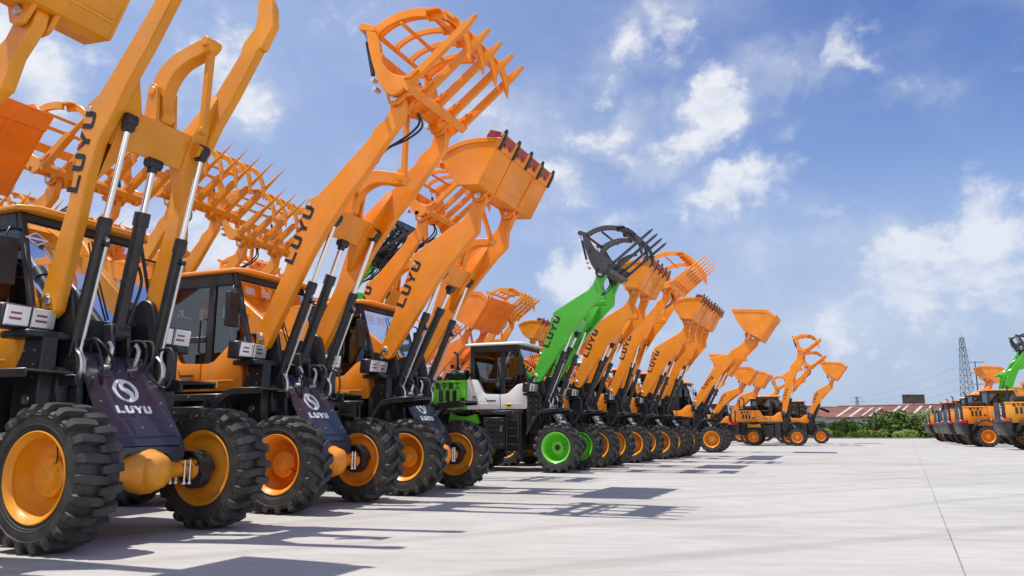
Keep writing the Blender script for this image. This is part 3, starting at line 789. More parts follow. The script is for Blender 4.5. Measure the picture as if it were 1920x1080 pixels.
    if stickers:
        def stk(mb):
            u = Vector((0, 1, 0)); v = Vector((-.33, 0, 1.05)).normalized(); o = Vector((wsx(2.9)+.006, 0, 2.9))
            mb.decal([(-.33, -.02), (-.15, -.02), (-.15, .10), (-.33, .10)], o, u, v, .002, 0)
            for q in ((-.60, .0),):
                mb.decal([(q[0]-.12, q[1]), (q[0], q[1]-.075), (q[0]+.12, q[1]), (q[0], q[1]+.075)], o, u, v, .002, 1)
                mb.decal([(q[0]-.10, q[1]), (q[0], q[1]-.06), (q[0]+.10, q[1]), (q[0], q[1]+.06)], o, u, v, .003, 2)
                mb.decal([(q[0]-.12, q[1]-.01), (q[0]+.12, q[1]-.01), (q[0]+.12, q[1]+.01), (q[0]-.12, q[1]+.01)], o, u, v, .004, 1)
        vio = MT.get('violet') or paint('violet_sticker', (.16, .14, .40), rough=.5, coat=0); MT['violet'] = vio
        part('sticker', 'stk', stk, ['white', 'wletter', 'violet'], cb_)
    else:
        def stk2(mb):
            u = Vector((0, 1, 0)); v = Vector((-.33, 0, 1.05)).normalized(); o = Vector((wsx(2.9)+.006, 0, 2.9))
            for y in (-.52, -.20): mb.decal([(y-.10, -.02), (y+.08, -.02), (y+.08, .09), (y-.10, .09)], o, u, v, .002, 0)
        if detail > 1: part('sticker', 'stk2', stk2, ['lens'], cb_)
    # ---- side panels
    def panel_g(mb):
        pr = [(-2.52, 1.535), (-2.52, 2.30)]+sp2([(-2.30, 2.30), (-2.22, 2.25), (-2.08, 1.98), (-2.0, 1.93), (-1.85, 1.92)], 3)+[(-1.60, 1.91)]
        p2 = [(-1.57, 1.91), (-1.46, 1.91)]+sp2([(-1.36, 1.94), (-1.22, 2.06), (-1.12, 2.14), (-1.0, 2.17)], 3)+sp2([(-.84, 2.17), (-.77, 2.12), (-.74, 1.9), (-.78, 1.7), (-.88, 1.535)], 3)
        for s in (ss,):
            y0, y1 = sorted((s*.70, s*.80))
            mb.prism(pr+[(-1.60, 1.535)], y0, y1); mb.prism(p2+[(-1.57, 1.535)], y0, y1)
            y0, y1 = sorted((s*.798, s*.808))
            mb.prism([(-2.45, 1.66), (-1.66, 1.66), (-1.66, 1.68), (-2.45, 1.68)], y0, y1)
            mb.prism([(-1.50, 1.66), (-1.0, 1.66), (-1.0, 1.68), (-1.50, 1.68)], y0, y1)
    for ss in (1, -1): pn_ = P('side_panel', 'panel%d' % ss, panel_g, [panel], bevel=.018, seg=2)
    if detail > 0:
        def lab(mb):
            mb.decal([(0, 0), (.17, 0), (.17, .085), (0, .085)], (-1.42, -.8095, 1.58), (1, 0, 0), (0, 0, 1), .002, 0)
            mb.decal([(0, 0), (.13, 0), (.13, .12), (0, .12)], (-2.36, -.8095, 1.76), (1, 0, 0), (0, 0, 1), .002, 1)
            mb.decal([(.02, .07), (.075, .07), (.075, .11), (.02, .11)], (-2.36, -.8116, 1.76), (1, 0, 0), (0, 0, 1), .001, 2)
            mb.decal([(0, .08), (.02, .06), (.10, -.02), (.05, .05)], (-2.02, -.8095, 1.76), (1, 0, 0), (0, 0, 1), .002, 2)
            mb.decal([(.08, 0), (.32, 0), (.32, .035), (.06, .035)], (-2.02, -.8095, 1.73), (1, 0, 0), (0, 0, 1), .002, 2)
            mb.decal([(.03, .02), (.14, .02), (.14, .06), (.03, .06)], (-1.42, -.8116, 1.58), (1, 0, 0), (0, 0, 1), .001, 3)
        part('sticker', 'labels', lab, ['yellow', 'lens', 'slate', 'letter'], pn_)
    # ---- hood
    def hoodg(mb):
        mb.prism([(-2.54, hoodz), (-2.54, 2.26), (-2.60, 2.30), (-3.72, 2.30), (-3.80, 2.24), (-3.80, hoodz)], -.74, .74)
        for s in (-1, 1):
            y0, y1 = sorted((s*.7385, s*.752)); mb.prism([(-2.56, 2.235), (-2.56, 2.275), (-3.78, 2.275), (-3.78, 2.235)], y0, y1)
    hd = P('engine_hood', 'hood%.2f' % hoodz, hoodg, [hood], bevel=.03, seg=2)
    for s in (-1, 1):
        y0, y1 = sorted((s*.738, s*.746))
        for k in range(3):
            part('vent', 'vent%d' % s, lambda mb: mb.box(-.06, .06, y0, y1, 1.73, 2.04), ['black'], hd, loc=(-3.32+k*.20, 0, 0))
        part('latch', 'latch%d' % s, lambda mb: mb.box(-2.74, -2.62, y0, y1, 1.74, 1.84), ['black'], hd)
    if detail > 0 or hood in ('lime', 'green'):
        me = cjk_mesh('hood', 'letter', (-3.50, -.7535, 2.085), (1, 0, 0), (0, 0, 1), .19)
        ch = bpy.data.objects.new('lettering', me); COL.objects.link(ch); ch.parent = hd
    def rear(mb):
        mb.box(-3.90, -3.80, -.72, .72, 1.42, 2.29)
        mb.prism([(-3.60, .72), (-3.60, 1.53), (-3.9, 1.50), (-4.0, 1.42), (-4.02, 1.30), (-3.95, .95), (-3.85, .72)], -.84, .84)
    cw = P('counterweight', 'rear', rear, ['black'], bevel=.03, seg=2)
    def rl(mb): word(mb, (-3.902, -.28, 2.06), (0, -1, 0), (0, 0, 1), .24, .165, .006, gap=.25, stack=True)
    part('lettering', 'rearlet', rl, ['wletter'], cw)
    for s in (-1, 1):
        P('tail_light', 'tail%d' % s, lambda mb: mb.box(-4.06, -3.70, min(s*.86, s*.97), max(s*.86, s*.97), 1.36, 1.50), ['taillight'], bevel=.02)
    # ---- fenders
    def fend(mb, x0, s, st):
        if st == 'short': path = [(x0-1.12, 1.16), (x0-1.02, 1.36), (x0-.82, 1.50), (x0-.70, 1.525), (x0-.24, 1.525)]
        else: path = [(x0-.76, .93), (x0-.62, 1.18), (x0-.46, 1.41), (x0-.36, 1.47), (x0-.1, 1.505), (x0+.24, 1.515)]
        a, b = sorted((s*.64, s*1.10))
        lo = [(x, z) for x, z in path]; hi = [(x-.012, z+.024) for x, z in path]
        mb.prism(lo+hi[::-1], a, b)
        a, b = sorted((s*1.10, s*1.116)); mb.prism([(x, z+.03) for x, z in path]+[(x-(x-x0)*.03, z-.05) for x, z in path[::-1]], a, b)
        a, b = sorted((s*.60, s*.639)); mb.prism([(x, z) for x, z in path]+[(x-(x-x0)*.10, z-.10) for x, z in path[::-1]], a, b)
    for s in (-1, 1):
        P('front_fender', 'ffend%d%s' % (s, fender), lambda mb: fend(mb, 0, s, fender), ['black'], bevel=.006)
        P('rear_fender', 'rfend%d' % s, lambda mb: fend(mb, -2.7, s, 'long'), ['black'], bevel=.006)
        def rfi(mb):
            a, b = sorted((s*.60, s*.72))
            mb.prism(sp2([(-3.05, 1.50), (-2.9, 1.40), (-2.6, 1.36), (-2.3, 1.42)], 3)+[(-2.2, 1.18), (-3.1, 1.18)], a, b)
        P('wheel_arch_panel', 'rfi%d' % s, rfi, [hood])
    # ---- headlights
    for s in (-1, 1):
        hl = part('headlight', 'hlight', lambda mb: mb.prism([(-.14, -.12), (.05, -.12), (.08, .10), (-.12, .12)], -.27, .27), ['black'], rt, bevel=.02, loc=(-.72, s*.84, 2.06))
        def lens(mb):
            mb.hull_box([(.055, -.245, -.10), (.055, -.01, -.10), (.082, -.01, .085), (.082, -.245, .085)], [(.072, -.235, -.09), (.072, -.02, -.09), (.096, -.02, .075), (.096, -.235, .075)])
            mb.hull_box([(.055, .01, -.10), (.055, .245, -.10), (.082, .245, .085), (.082, .01, .085)], [(.072, .02, -.09), (.072, .235, -.09), (.096, .235, .075), (.096, .02, .075)])
        part('lens', 'hlens', lens, ['lens'], hl)
        if detail > 0:
            def lr(mb):
                for y in (-.15, .10):
                    for z in (-.035, .015):
                        mb.hull_box([(.07, y-.06, z-.012), (.07, y+.06, z-.012), (.085, y+.06, z+.012), (.085, y-.06, z+.012)], [(.086, y-.05, z-.01), (.086, y+.05, z-.01), (.094, y+.05, z+.01), (.094, y-.05, z+.01)])
            part('bulb', 'hbulb', lr, ['lensred'], hl)
    # ---- engine-top details and hoses
    if detail > 0:
        P('air_cleaner', 'aircl', lambda mb: (mb.tube([(-3.30, -.38, 2.46), (-2.72, -.38, 2.46)], .13, 16), mb.tube(spline([(-2.72, -.38, 2.46), (-2.60, -.38, 2.46), (-2.55, -.3, 2.38), (-2.56, -.2, 2.28)], 4), .06, 10), mb.box(-3.2, -3.1, -.48, -.28, 2.28, 2.36), mb.box(-2.9, -2.8, -.48, -.28, 2.28, 2.36)), ['black'])
        P('exhaust_pipe', 'exh', lambda mb: (mb.tube([(-3.35, .25, 2.25), (-3.35, .25, 2.72)], .07, 12), mb.tube(spline([(-3.35, .25, 2.72), (-3.35, .25, 3.02), (-3.39, .25, 3.10), (-3.46, .25, 3.15)], 4), .035, 10)), ['black'])
    if detail > 1:
        def hoses(mb):
            for y in (-.20, .13, .2):
                k = (y+.2)*.15-.06
                mb.tube(spline([(-.30, y, 1.60), (-.26, y*1.2, 1.76+k), (-.36, y*1.5, 1.92+k), (-.55, y*1.3, 1.90), (-.62, y, 1.70)], 6), .0145, 7)
            for s in (-1, 1):
                mb.tube(spline([(-.35, s*.30, 1.55), (-.20, s*.38, 1.45), (-.16, s*.43, 1.65), (-.25, s*.46, 1.86), (-.42, s*.46, 1.85)], 6), .013, 7)
                mb.tube(spline([(-.45, s*.36, 1.2), (-.30, s*.42, 1.35), (-.38, s*.46, 1.55), (-.50, s*.50, 1.70)], 6), .016, 7)
            mb.tube(spline([(-.45, .06, 2.1), (-.38, .12, 2.5), (-.42, .10, 2.7)], 6), .016, 7)
        P('hydraulic_hose', 'hoses', hoses, ['hose'])
        for y in (-.17, .15):
            P('pipe_elbow', 'elbow%.2f' % y, lambda mb: (mb.tube(spline([(-.43, y, 1.63), (-.40, y, 1.70), (-.39, y+.02, 1.82), (-.43, y+.01, 1.88)], 5), .022, 8), mb.tube([(-.46, y-.03, 1.62), (-.38, y+.02, 1.64)], .03, 8)), ['steel'])
    return rt

# ================================================================== THE ROW OF LOADERS
L1 = (-3.55, 7.72)
def rowpos(a, f):   # metres along the row from the nearest loader / metres ahead of its front axle
    return (L1[0]+AW[0]*a+FW[0]*f, L1[1]+AW[1]*a+FW[1]*f)
rowrnd = random.Random(5)
FRONT = 'loaders parked in the front row'
BACK = 'loaders parked behind the front row'
ACROSS = 'loaders parked across the yard'

build_loader((L1[0]-AW[0]*.05, L1[1]-AW[1]*.05), 'nearest amber wheel loader with raised empty boom arms, large in the left foreground', 'amber', 'A1', 12, 'none', tyre='bar', wscale=1.045, twidth=.97, track=.92, rock_extra=16, stickers=True, group=FRONT, fender='short')
build_loader((-2.50, 10.75), 'bright orange loader holding a five-tine grapple fork highest against the sky', 'orange', 'A', 0, 'grapple', group=FRONT, fender='short')
build_loader((-1.29, 13.42), 'orange loader with a red-edged toothed bucket raised right beside the tall grapple fork', 'orange', 'B', 0, 'bucket', rimk='amber', group=FRONT)
build_loader((1.47, 19.93), 'white cabbed loader with green boom, green hood and dark log grapple', 'green', 'B', 0, 'heavy', attk='slate', cabroof='white', hood='lime', panel='white', rimk='lime', group=FRONT)
YV = [.8, -1.1, 1.3, -.7, .5, -1.4, .9]
def along(u): return (1.47+u*8.02, 19.93+u*16.87)
build_loader(along(.155), 'orange loader with toothed bucket just beyond the green boomed loader', 'orange', 'B', 0, 'bucket', cabroof='white', rimk='amber', group=FRONT, detail=1)
build_loader(along(.333), 'orange loader raising a wide many-tined fork behind a toothed bucket', 'orange', 'A', 3, 'wide', cabroof='white', rimk='amber', group=FRONT, detail=1)
build_loader(along(.515), 'orange loader with toothed bucket, first of the overlapping bucket pair in mid row', 'orange', 'B', 0, 'bucket', rimk='amber', group=FRONT, detail=1)
build_loader(along(.647), 'orange loader with toothed bucket, second of the overlapping bucket pair in mid row', 'orange', 'B', 2, 'bucket', rimk='amber', group=FRONT, detail=1)
build_loader((9.49, 36.8), 'orange loader with plain smooth bucket on a forward leaning spurred boom', 'orange', 'C', 0, 'plain', rimk='amber', group=FRONT, detail=1)
build_loader(rowpos(-2.55, -1.2), 'amber loader cut off at the left edge, bucket overhead in the top left corner', 'amber', 'B', -16, 'bucket', group=FRONT)
# the far part of the row, seen from the side
build_loader((18.75, 51.6), 'orange loader seen side on beyond the gap, ring shaped grapple raised', 'orange', 'C', 24, 'grapple', wscale=.92, attrot=0, group=FRONT, detail=1)
build_loader((19.4, 54.9), 'orange loader just behind the side-on one, its grapple held lower', 'orange', 'A', -3, 'grapple', wscale=.92, attrot=0, group=FRONT, detail=1)
build_loader((23.9, 60.8), 'last orange loader of the row with plain bucket, nearest the bushes', 'orange', 'B', 0, 'plain', wscale=.92, attrot=0, group=FRONT, detail=1)

# second and third rows behind
build_loader(rowpos(.0, -7.05), 'red orange loader behind the nearest one, plain bucket reaching in at the left edge', 'redor', 'A', -22, 'plain', group=BACK, detail=1, yaw=R(rowrnd.uniform(-2, 2)))
build_loader(rowpos(3.2, -7.2), 'amber loader whose wide grapple shows left of the nearest boom', 'amber', 'A', -6, 'wide', group=BACK, detail=1, yaw=R(rowrnd.uniform(-2, 2)))
build_loader(rowpos(5.9, -6.9), 'amber loader whose sharp tined fork shows right of the nearest boom', 'amber', 'A', 5, 'wide', group=BACK, detail=1, yaw=R(rowrnd.uniform(-2, 2)))
build_loader(rowpos(8.5, -7.8), 'amber loader with lower wide fork above the second cab roof', 'amber', 'A', -1, 'wide', group=BACK, detail=1, yaw=R(rowrnd.uniform(-2, 2)))
build_loader(rowpos(11.5, -6.2), 'green boomed loader with black hosed grapple between the tall fork and the bucket', 'green', 'A', 2, 'heavy', attk='black', attrot=-14, hoses=5, cabroof='white', hood='lime', panel='white', rimk='lime', group=BACK, detail=1, yaw=R(rowrnd.uniform(-2, 2)))
build_loader(rowpos(8.8, -2.9), 'orange loader half hidden behind the toothed bucket loader, grapple under that bucket', 'orange', 'A', 4, 'grapple', group=BACK, detail=1, yaw=R(rowrnd.uniform(-2, 2)))
build_loader(rowpos(20, -7.5), 'red orange loader with a plain bucket left of the white cab roof', 'redor', 'B', -6, 'plain', group=BACK, detail=1, yaw=R(rowrnd.uniform(-2, 2)))
build_loader(rowpos(23.4, -7.5), 'amber loader with a grapple directly above the white cab', 'amber', 'A', 6, 'grapple', group=BACK, detail=1, yaw=R(rowrnd.uniform(-2, 2)))
build_loader(rowpos(26.0, -7.2), 'amber loader with toothed bucket left of the green boom', 'amber', 'B', 0, 'bucket', cabroof='white', group=BACK, detail=1, yaw=R(rowrnd.uniform(-2, 2)))
build_loader(rowpos(29.4, -7.2), 'red orange loader with white roof behind the green boom', 'redor', 'B', -8, 'grapple', cabroof='white', group=BACK, detail=1, yaw=R(rowrnd.uniform(-2, 2)))
build_loader(rowpos(33.0, -7.2), 'red orange loader with plain bucket deep behind the mid row', 'redor', 'B', -4, 'plain', cabroof='white', group=BACK, detail=1, yaw=R(rowrnd.uniform(-2, 2)))
build_loader(rowpos(6.0, -13.6), 'amber loader in the third row, spear tined fork at the left edge', 'amber', 'A', 9, 'wide', group=BACK, detail=1, yaw=R(rowrnd.uniform(-2, 2)))
build_loader(rowpos(9.0, -13.6), 'amber loader in the third row, fork low between the two nearest boom arms', 'amber', 'A', 2, 'wide', group=BACK, detail=1, yaw=R(rowrnd.uniform(-2, 2)))
build_loader(rowpos(15.0, -13.4), 'red orange loader in the third row, grapple seen left of the second boom', 'redor', 'A', 12, 'grapple', group=BACK, detail=1, yaw=R(rowrnd.uniform(-2, 2)))
build_loader(rowpos(20.5, -14.0), 'red orange loader in the third row, seen between second and third boom', 'redor', 'B', 4, 'plain', group=BACK, detail=1, yaw=R(rowrnd.uniform(-2, 2)))
build_loader(rowpos(26.0, -13.5), 'red orange loader in the third row, thick boom left of the white cab', 'redor', 'C', -4, 'grapple', group=BACK, detail=1, yaw=R(rowrnd.uniform(-2, 2)))
build_loader(rowpos(31.0, -13.8), 'red orange loader in the third row, low boom left of the white cab', 'redor', 'B', -20, 'plain', group=BACK, detail=1, yaw=R(rowrnd.uniform(-2, 2)))
build_loader(rowpos(38.0, -13.8), 'red orange loader in the third row behind the white cab roof', 'redor', 'B', -6, 'grapple', group=BACK, detail=1, yaw=R(rowrnd.uniform(-2, 2)))
build_loader(rowpos(44.0, -13.8), 'red orange loader in the third row just left of the green boom', 'redor', 'B', -4, 'plain', group=BACK, detail=1, yaw=R(rowrnd.uniform(-2, 2)))
def at(px, dep): return ((px-960)/1450*dep, dep)
build_loader(at(1316, 52), 'small orange loader with plain bucket, first beyond the spurred boom', 'orange', 'B', -8, 'plain', group=BACK, detail=1, yaw=R(rowrnd.uniform(-2, 2)))
build_loader(at(1352, 60), 'small orange loader with plain bucket, second beyond the spurred boom', 'orange', 'B', -12, 'plain', group=BACK, detail=1, yaw=R(rowrnd.uniform(-2, 2)))
build_loader(at(1384, 66), 'small orange loader with plain bucket, third beyond the spurred boom', 'orange', 'B', -10, 'plain', group=BACK, detail=1, yaw=R(rowrnd.uniform(-2, 2)))
build_loader(at(1428, 73), 'small orange loader with grapple rising behind the side-on cab', 'orange', 'B', -4, 'grapple', group=BACK, detail=1, yaw=R(rowrnd.uniform(-2, 2)))

# across the yard, rear ends towards us
def rearat(px, dep):   # place so that the rear grille stands at this bearing
    X = (px-960)/1450*dep
    return (X+FW[0]*3.9, dep+FW[1]*3.9)
YAW = R(7)
build_loader(rearat(1866, 41.5), 'amber loader cut off at the right edge, tail facing us', 'amber', 'C', -6, 'plain', wscale=1.0, yaw=YAW, scale=1.06, hoodz=1.30, group=ACROSS, detail=1)
build_loader(rearat(1790, 49), 'orange loader with full hood and rear wheel visible on the right', 'orange', 'C', -16, 'plain', wscale=1.0, yaw=YAW, scale=1.06, hoodz=1.30, group=ACROSS, detail=1)
build_loader(rearat(1768, 55), 'loader with orange hood and green boom second in on the right', 'green', 'C', 19, 'heavy', attk='slate', hood='orange', panel='orange', cabroof='orange', rimk='orange', wscale=1.0, yaw=YAW, scale=1.06, hoodz=1.30, group=ACROSS, detail=1)
build_loader(rearat(1759, 60), 'white roofed loader in the middle of the group on the right', 'orange', 'B', -30, 'bucket', cabroof='white', wscale=1.0, yaw=YAW, scale=1.06, hoodz=1.30, group=ACROSS, detail=1)
build_loader(rearat(1748, 66), 'amber roofed loader partly hidden on the right', 'amber', 'B', -45, 'plain', wscale=1.0, yaw=YAW, scale=1.06, hoodz=1.30, group=ACROSS, detail=1)
build_loader(rearat(1731, 71), 'leftmost orange loader of the group on the right, plain bucket raised above the roofs', 'orange', 'B', 0, 'plain', wscale=1.0, yaw=YAW, scale=1.06, hoodz=1.30, group=ACROSS, detail=1)

# ================================================================== SETTING
# ---- ground, concrete yard
def concrete():
    m, nt, b = nmat('concrete')
    N = nt.nodes; Lk = nt.links
    tc = N.new('ShaderNodeTexCoord')
    def noise(scale, det, st=None, rough=.55):
        n = N.new('ShaderNodeTexNoise'); n.inputs['Scale'].default_value = scale; n.inputs['Detail'].default_value = det; n.inputs['Roughness'].default_value = rough
        if st:
            mp = N.new('ShaderNodeMapping'); mp.inputs['Scale'].default_value = st[0]; mp.inputs['Rotation'].default_value = (0, 0, st[1])
            Lk.new(tc.outputs['Object'], mp.inputs[0]); Lk.new(mp.outputs[0], n.inputs['Vector'])
        else: Lk.new(tc.outputs['Object'], n.inputs['Vector'])
        return n.outputs['Fac']
    def ramp(src, p0, c0, p1, c1):
        r = N.new('ShaderNodeValToRGB'); r.color_ramp.elements[0].position = p0; r.color_ramp.elements[1].position = p1
        r.color_ramp.elements[0].color = (*c0, 1); r.color_ramp.elements[1].color = (*c1, 1); Lk.new(src, r.inputs[0]); return r.outputs[0]
    def mul(a, b_, f=1.):
        x = N.new('ShaderNodeMix'); x.data_type = 'RGBA'; x.blend_type = 'MULTIPLY'; x.inputs[0].default_value = f
        Lk.new(a, x.inputs[6]); Lk.new(b_, x.inputs[7]); return x.outputs[2]
    base = ramp(noise(.35, 8, None, .62), .30, (.43, .412, .390), .70, (.53, .508, .482))
    c = mul(base, ramp(noise(1.6, 8, ((1, 3.5, 1), TH), .6), .30, (.86, .86, .85), .72, (1.04, 1.04, 1.04)))
    c = mul(c, ramp(noise(.8, 6, ((.22, 2.2, 1), -.35), .55), .52, (1, 1, 1), .78, (.84, .83, .81)))
    c = mul(c, ramp(noise(4.5, 5, ((.5, 4, 1), .1), .6), .30, (.93, .93, .92), .70, (1.03, 1.03, 1.03)))
    c = mul(c, ramp(noise(.13, 4), .45, (1, 1, 1), .80, (.86, .84, .81)))
    # faint tyre tracks: wavy bands that fade in and out
    w = N.new('ShaderNodeTexWave'); w.inputs['Scale'].default_value = .16; w.inputs['Distortion'].default_value = 5.; w.inputs['Detail'].default_value = 2; w.inputs['Detail Scale'].default_value = .5
    mp = N.new('ShaderNodeMapping'); mp.inputs['Rotation'].default_value = (0, 0, 1.05); Lk.new(tc.outputs['Object'], mp.inputs[0]); Lk.new(mp.outputs[0], w.inputs['Vector'])
    tr = ramp(w.outputs['Fac'], .93, (1, 1, 1), .985, (.84, .83, .82))
    c = mul(c, tr, .7)
    c = mul(c, ramp(noise(2.6, 5, None, .6), .66, (1, 1, 1), .80, (.80, .79, .77)))
    c = mul(c, ramp(noise(11., 3), .68, (1, 1, 1), .76, (.80, .79, .78)))
    c = mul(c, ramp(noise(120., 2), .30, (.90, .90, .90), .70, (1.07, 1.07, 1.07)))
    vo = N.new('ShaderNodeTexVoronoi'); vo.feature = 'DISTANCE_TO_EDGE'; vo.inputs['Scale'].default_value = .16
    wn_ = N.new('ShaderNodeTexNoise'); wn_.inputs['Scale'].default_value = .9; wn_.inputs['Detail'].default_value = 6; Lk.new(tc.outputs['Object'], wn_.inputs['Vector'])
    vm = N.new('ShaderNodeVectorMath'); vm.operation = 'MULTIPLY_ADD'; vm.inputs[1].default_value = (1.6, 1.6, 0); Lk.new(wn_.outputs['Color'], vm.inputs[0]); Lk.new(tc.outputs['Object'], vm.inputs[2]); Lk.new(vm.outputs[0], vo.inputs['Vector'])
    ck = ramp(vo.outputs['Distance'], .0012, (.55, .54, .52), .0035, (1, 1, 1))
    mk = N.new('ShaderNodeMix'); mk.data_type = 'RGBA'; Lk.new(ramp(noise(.22, 3), .50, (0, 0, 0), .62, (.75, .75, .75)), mk.inputs[0]); mk.inputs[6].default_value = (1, 1, 1, 1); Lk.new(ck, mk.inputs[7])
    c = mul(c, mk.outputs[2])
    Lk.new(c, b.inputs['Base Color'])
    b.inputs['Roughness'].default_value = .78; b.inputs['Specular IOR Level'].default_value = .3
    bp = N.new('ShaderNodeBump'); bp.inputs['Strength'].default_value = .25; bp.inputs['Distance'].default_value = .01
    Lk.new(noise(18, 6), bp.inputs['Height']); Lk.new(bp.outputs[0], b.inputs['Normal'])
    return m
mb = MB(); Z = -.02
mb.add([(-900, -60, Z), (900, -60, Z), (900, 1500, Z), (-900, 1500, Z)], [(0, 1, 2, 3)])
m, nt, b = nmat('rough_grass'); n, cr = noise_mix(nt, (.045, .075, .018), (.12, .15, .045), 1.2); nt.links.new(cr.outputs[0], b.inputs['Base Color']); b.inputs['Roughness'].default_value = .9; MT['grass'] = m
top('ground', mb, ['grass'], kind='structure')
MT['concrete'] = concrete()
mb = MB(); mb.add([(-120, -30, 0), (160, -30, 0), (160, 93, 0), (-120, 93, 0)], [(0, 1, 2, 3)])
top('concrete_yard', mb, ['concrete'], kind='structure')
m, nt, b = nmat('joint_filler'); n, cr = noise_mix(nt, (.12, .115, .11), (.30, .29, .28), 3.); nt.links.new(cr.outputs[0], b.inputs['Base Color']); b.inputs['Roughness'].default_value = .9; MT['joint'] = m
J0, J1 = Vector((3.22, 5.77)), Vector((12.44, 24.07))
jd = (J1-J0).normalized(); jn = Vector((jd.y, -jd.x))
def strip(mb, a, b_, w):
    d = (b_-a).normalized(); n_ = Vector((d.y, -d.x))*w/2
    mb.add([(a.x-n_.x, a.y-n_.y, .004), (a.x+n_.x, a.y+n_.y, .004), (b_.x+n_.x, b_.y+n_.y, .004), (b_.x-n_.x, b_.y-n_.y, .004)], [(0, 1, 2, 3)])
mb = MB(); strip(mb, J0-jd*8, J1+jd*60, .010)
top('yard_joint', mb, ['joint'], kind='structure')
mb = MB()
for k in range(1, 8):
    c = J0+jd*(9.5*k); strip(mb, c-jn*30, c-jn*.02, .006); strip(mb, c+jn*.02, c+jn*40, .006)
top('cross_joint', mb, ['joint'], kind='structure')
m, nt, b = nmat('kerb_concrete'); n, cr = noise_mix(nt, (.25, .24, .23), (.36, .35, .34), 2.); nt.links.new(cr.outputs[0], b.inputs['Base Color']); MT['kerb'] = m
mb = MB(); mb.box(-120, 160, 93.02, 93.3, -.02, .10)
top('kerb', mb, ['kerb'], kind='structure', bevel=.02)

# ---- shrubs along the far edge
def leafmat(name, c1, c2):
    m, nt, b = nmat(name)
    n, cr = noise_mix(nt, c1, c2, 1.3, .35, .68, 4)
    oi = nt.nodes.new('ShaderNodeObjectInfo'); hs = nt.nodes.new('ShaderNodeHueSaturation')
    ad = nt.nodes.new('ShaderNodeMath'); ad.operation = 'MULTIPLY_ADD'; ad.inputs[1].default_value = .5; ad.inputs[2].default_value = .75
    nt.links.new(oi.outputs['Random'], ad.inputs[0]); nt.links.new(ad.outputs[0], hs.inputs['Value'])
    nt.links.new(cr.outputs[0], hs.inputs['Color']); nt.links.new(hs.outputs[0], b.inputs['Base Color'])
    b.inputs['Roughness'].default_value = .6
    b.inputs['Subsurface Weight'].default_value = 0
    return m
MT['leaf'] = leafmat('shrub_leaf', (.040, .085, .012), (.16, .25, .035))
MT['leaf2'] = leafmat('light_leaf', (.09, .14, .016), (.27, .34, .05))
def shrub_mesh(seed, mat, w, h, n, leaf):
    rnd = random.Random(seed); mb = MB()
    lobes = [(rnd.uniform(-w*.42, w*.42), rnd.uniform(-w*.25, w*.25), rnd.uniform(.25, .72)*h, rnd.uniform(.22, .36)*w) for _ in range(9)]
    for _ in range(n):
        lx, ly, lz, lr = rnd.choice(lobes)
        d = Vector((rnd.gauss(0, 1), rnd.gauss(0, 1), rnd.gauss(0, 1))).normalized()*lr*rnd.uniform(.55, 1.08)
        p = Vector((lx+d.x, ly+d.y, max(.03, lz+d.z*min(1, h*.42/lr))))
        s = leaf*rnd.uniform(.6, 1.5); a = Vector((rnd.gauss(0, 1), rnd.gauss(0, 1), rnd.gauss(0, .6))).normalized(); u = a.orthogonal().normalized()
        w_ = a.cross(u)
        mb.add([p-a*s, p+u*s*.5, p+a*s, p-u*s*.5+w_*s*.2], [(0, 1, 2), (0, 2, 3)])
    for k in range(5):
        x = rnd.uniform(-w*.25, w*.25); mb.tube([(x*.4, 0, 0), (x, rnd.uniform(-.2, .2), h*.5)], [.03, .012], 5, 1)
    return make_mesh('shrub', mb, [mat, 'bark'], smooth=False)
m, nt, b = nmat('bark'); n, cr = noise_mix(nt, (.05, .035, .025), (.12, .09, .06), 9.); nt.links.new(cr.outputs[0], b.inputs['Base Color']); MT['bark'] = m
SH = [shrub_mesh(1, 'leaf', 3.4, 2.6, 1700, .15), shrub_mesh(2, 'leaf', 3.8, 3.0, 1900, .16), shrub_mesh(3, 'leaf2', 3.2, 1.7, 1300, .14), shrub_mesh(4, 'leaf', 3.0, 2.0, 1400, .15)]
rs = random.Random(11)
def put_shrub(me, x, y, s, label, grp):
    o = bpy.data.objects.new('shrub', me); COL.objects.link(o); o.location = (x, y, -.02); o.scale = (s*rs.uniform(.95, 1.2), s, s*rs.uniform(.92, 1.08)); o.rotation_euler = (0, 0, rs.uniform(0, 6.28))
    o['label'] = label; o['category'] = 'shrub'; o['group'] = grp
x = 34.
while x < 56:
    z = 1.32 if 44.5 < x < 53 else .85
    put_shrub(SH[rs.choice((0, 1, 1, 3))], x, 97.0+rs.uniform(-.6, .8), z*rs.uniform(.72, 1.12), 'dark green leafy shrub in the hedge at the far edge of the yard', 'shrubs in the far hedge')
    x += rs.uniform(1.5, 2.1)
x = 34.
while x < 56:
    put_shrub(SH[2], x, 94.6+rs.uniform(-.3, .5), .62*rs.uniform(.8, 1.15), 'low yellow green bush in front of the far hedge', 'low bushes before the hedge')
    x += rs.uniform(1.3, 2.4)

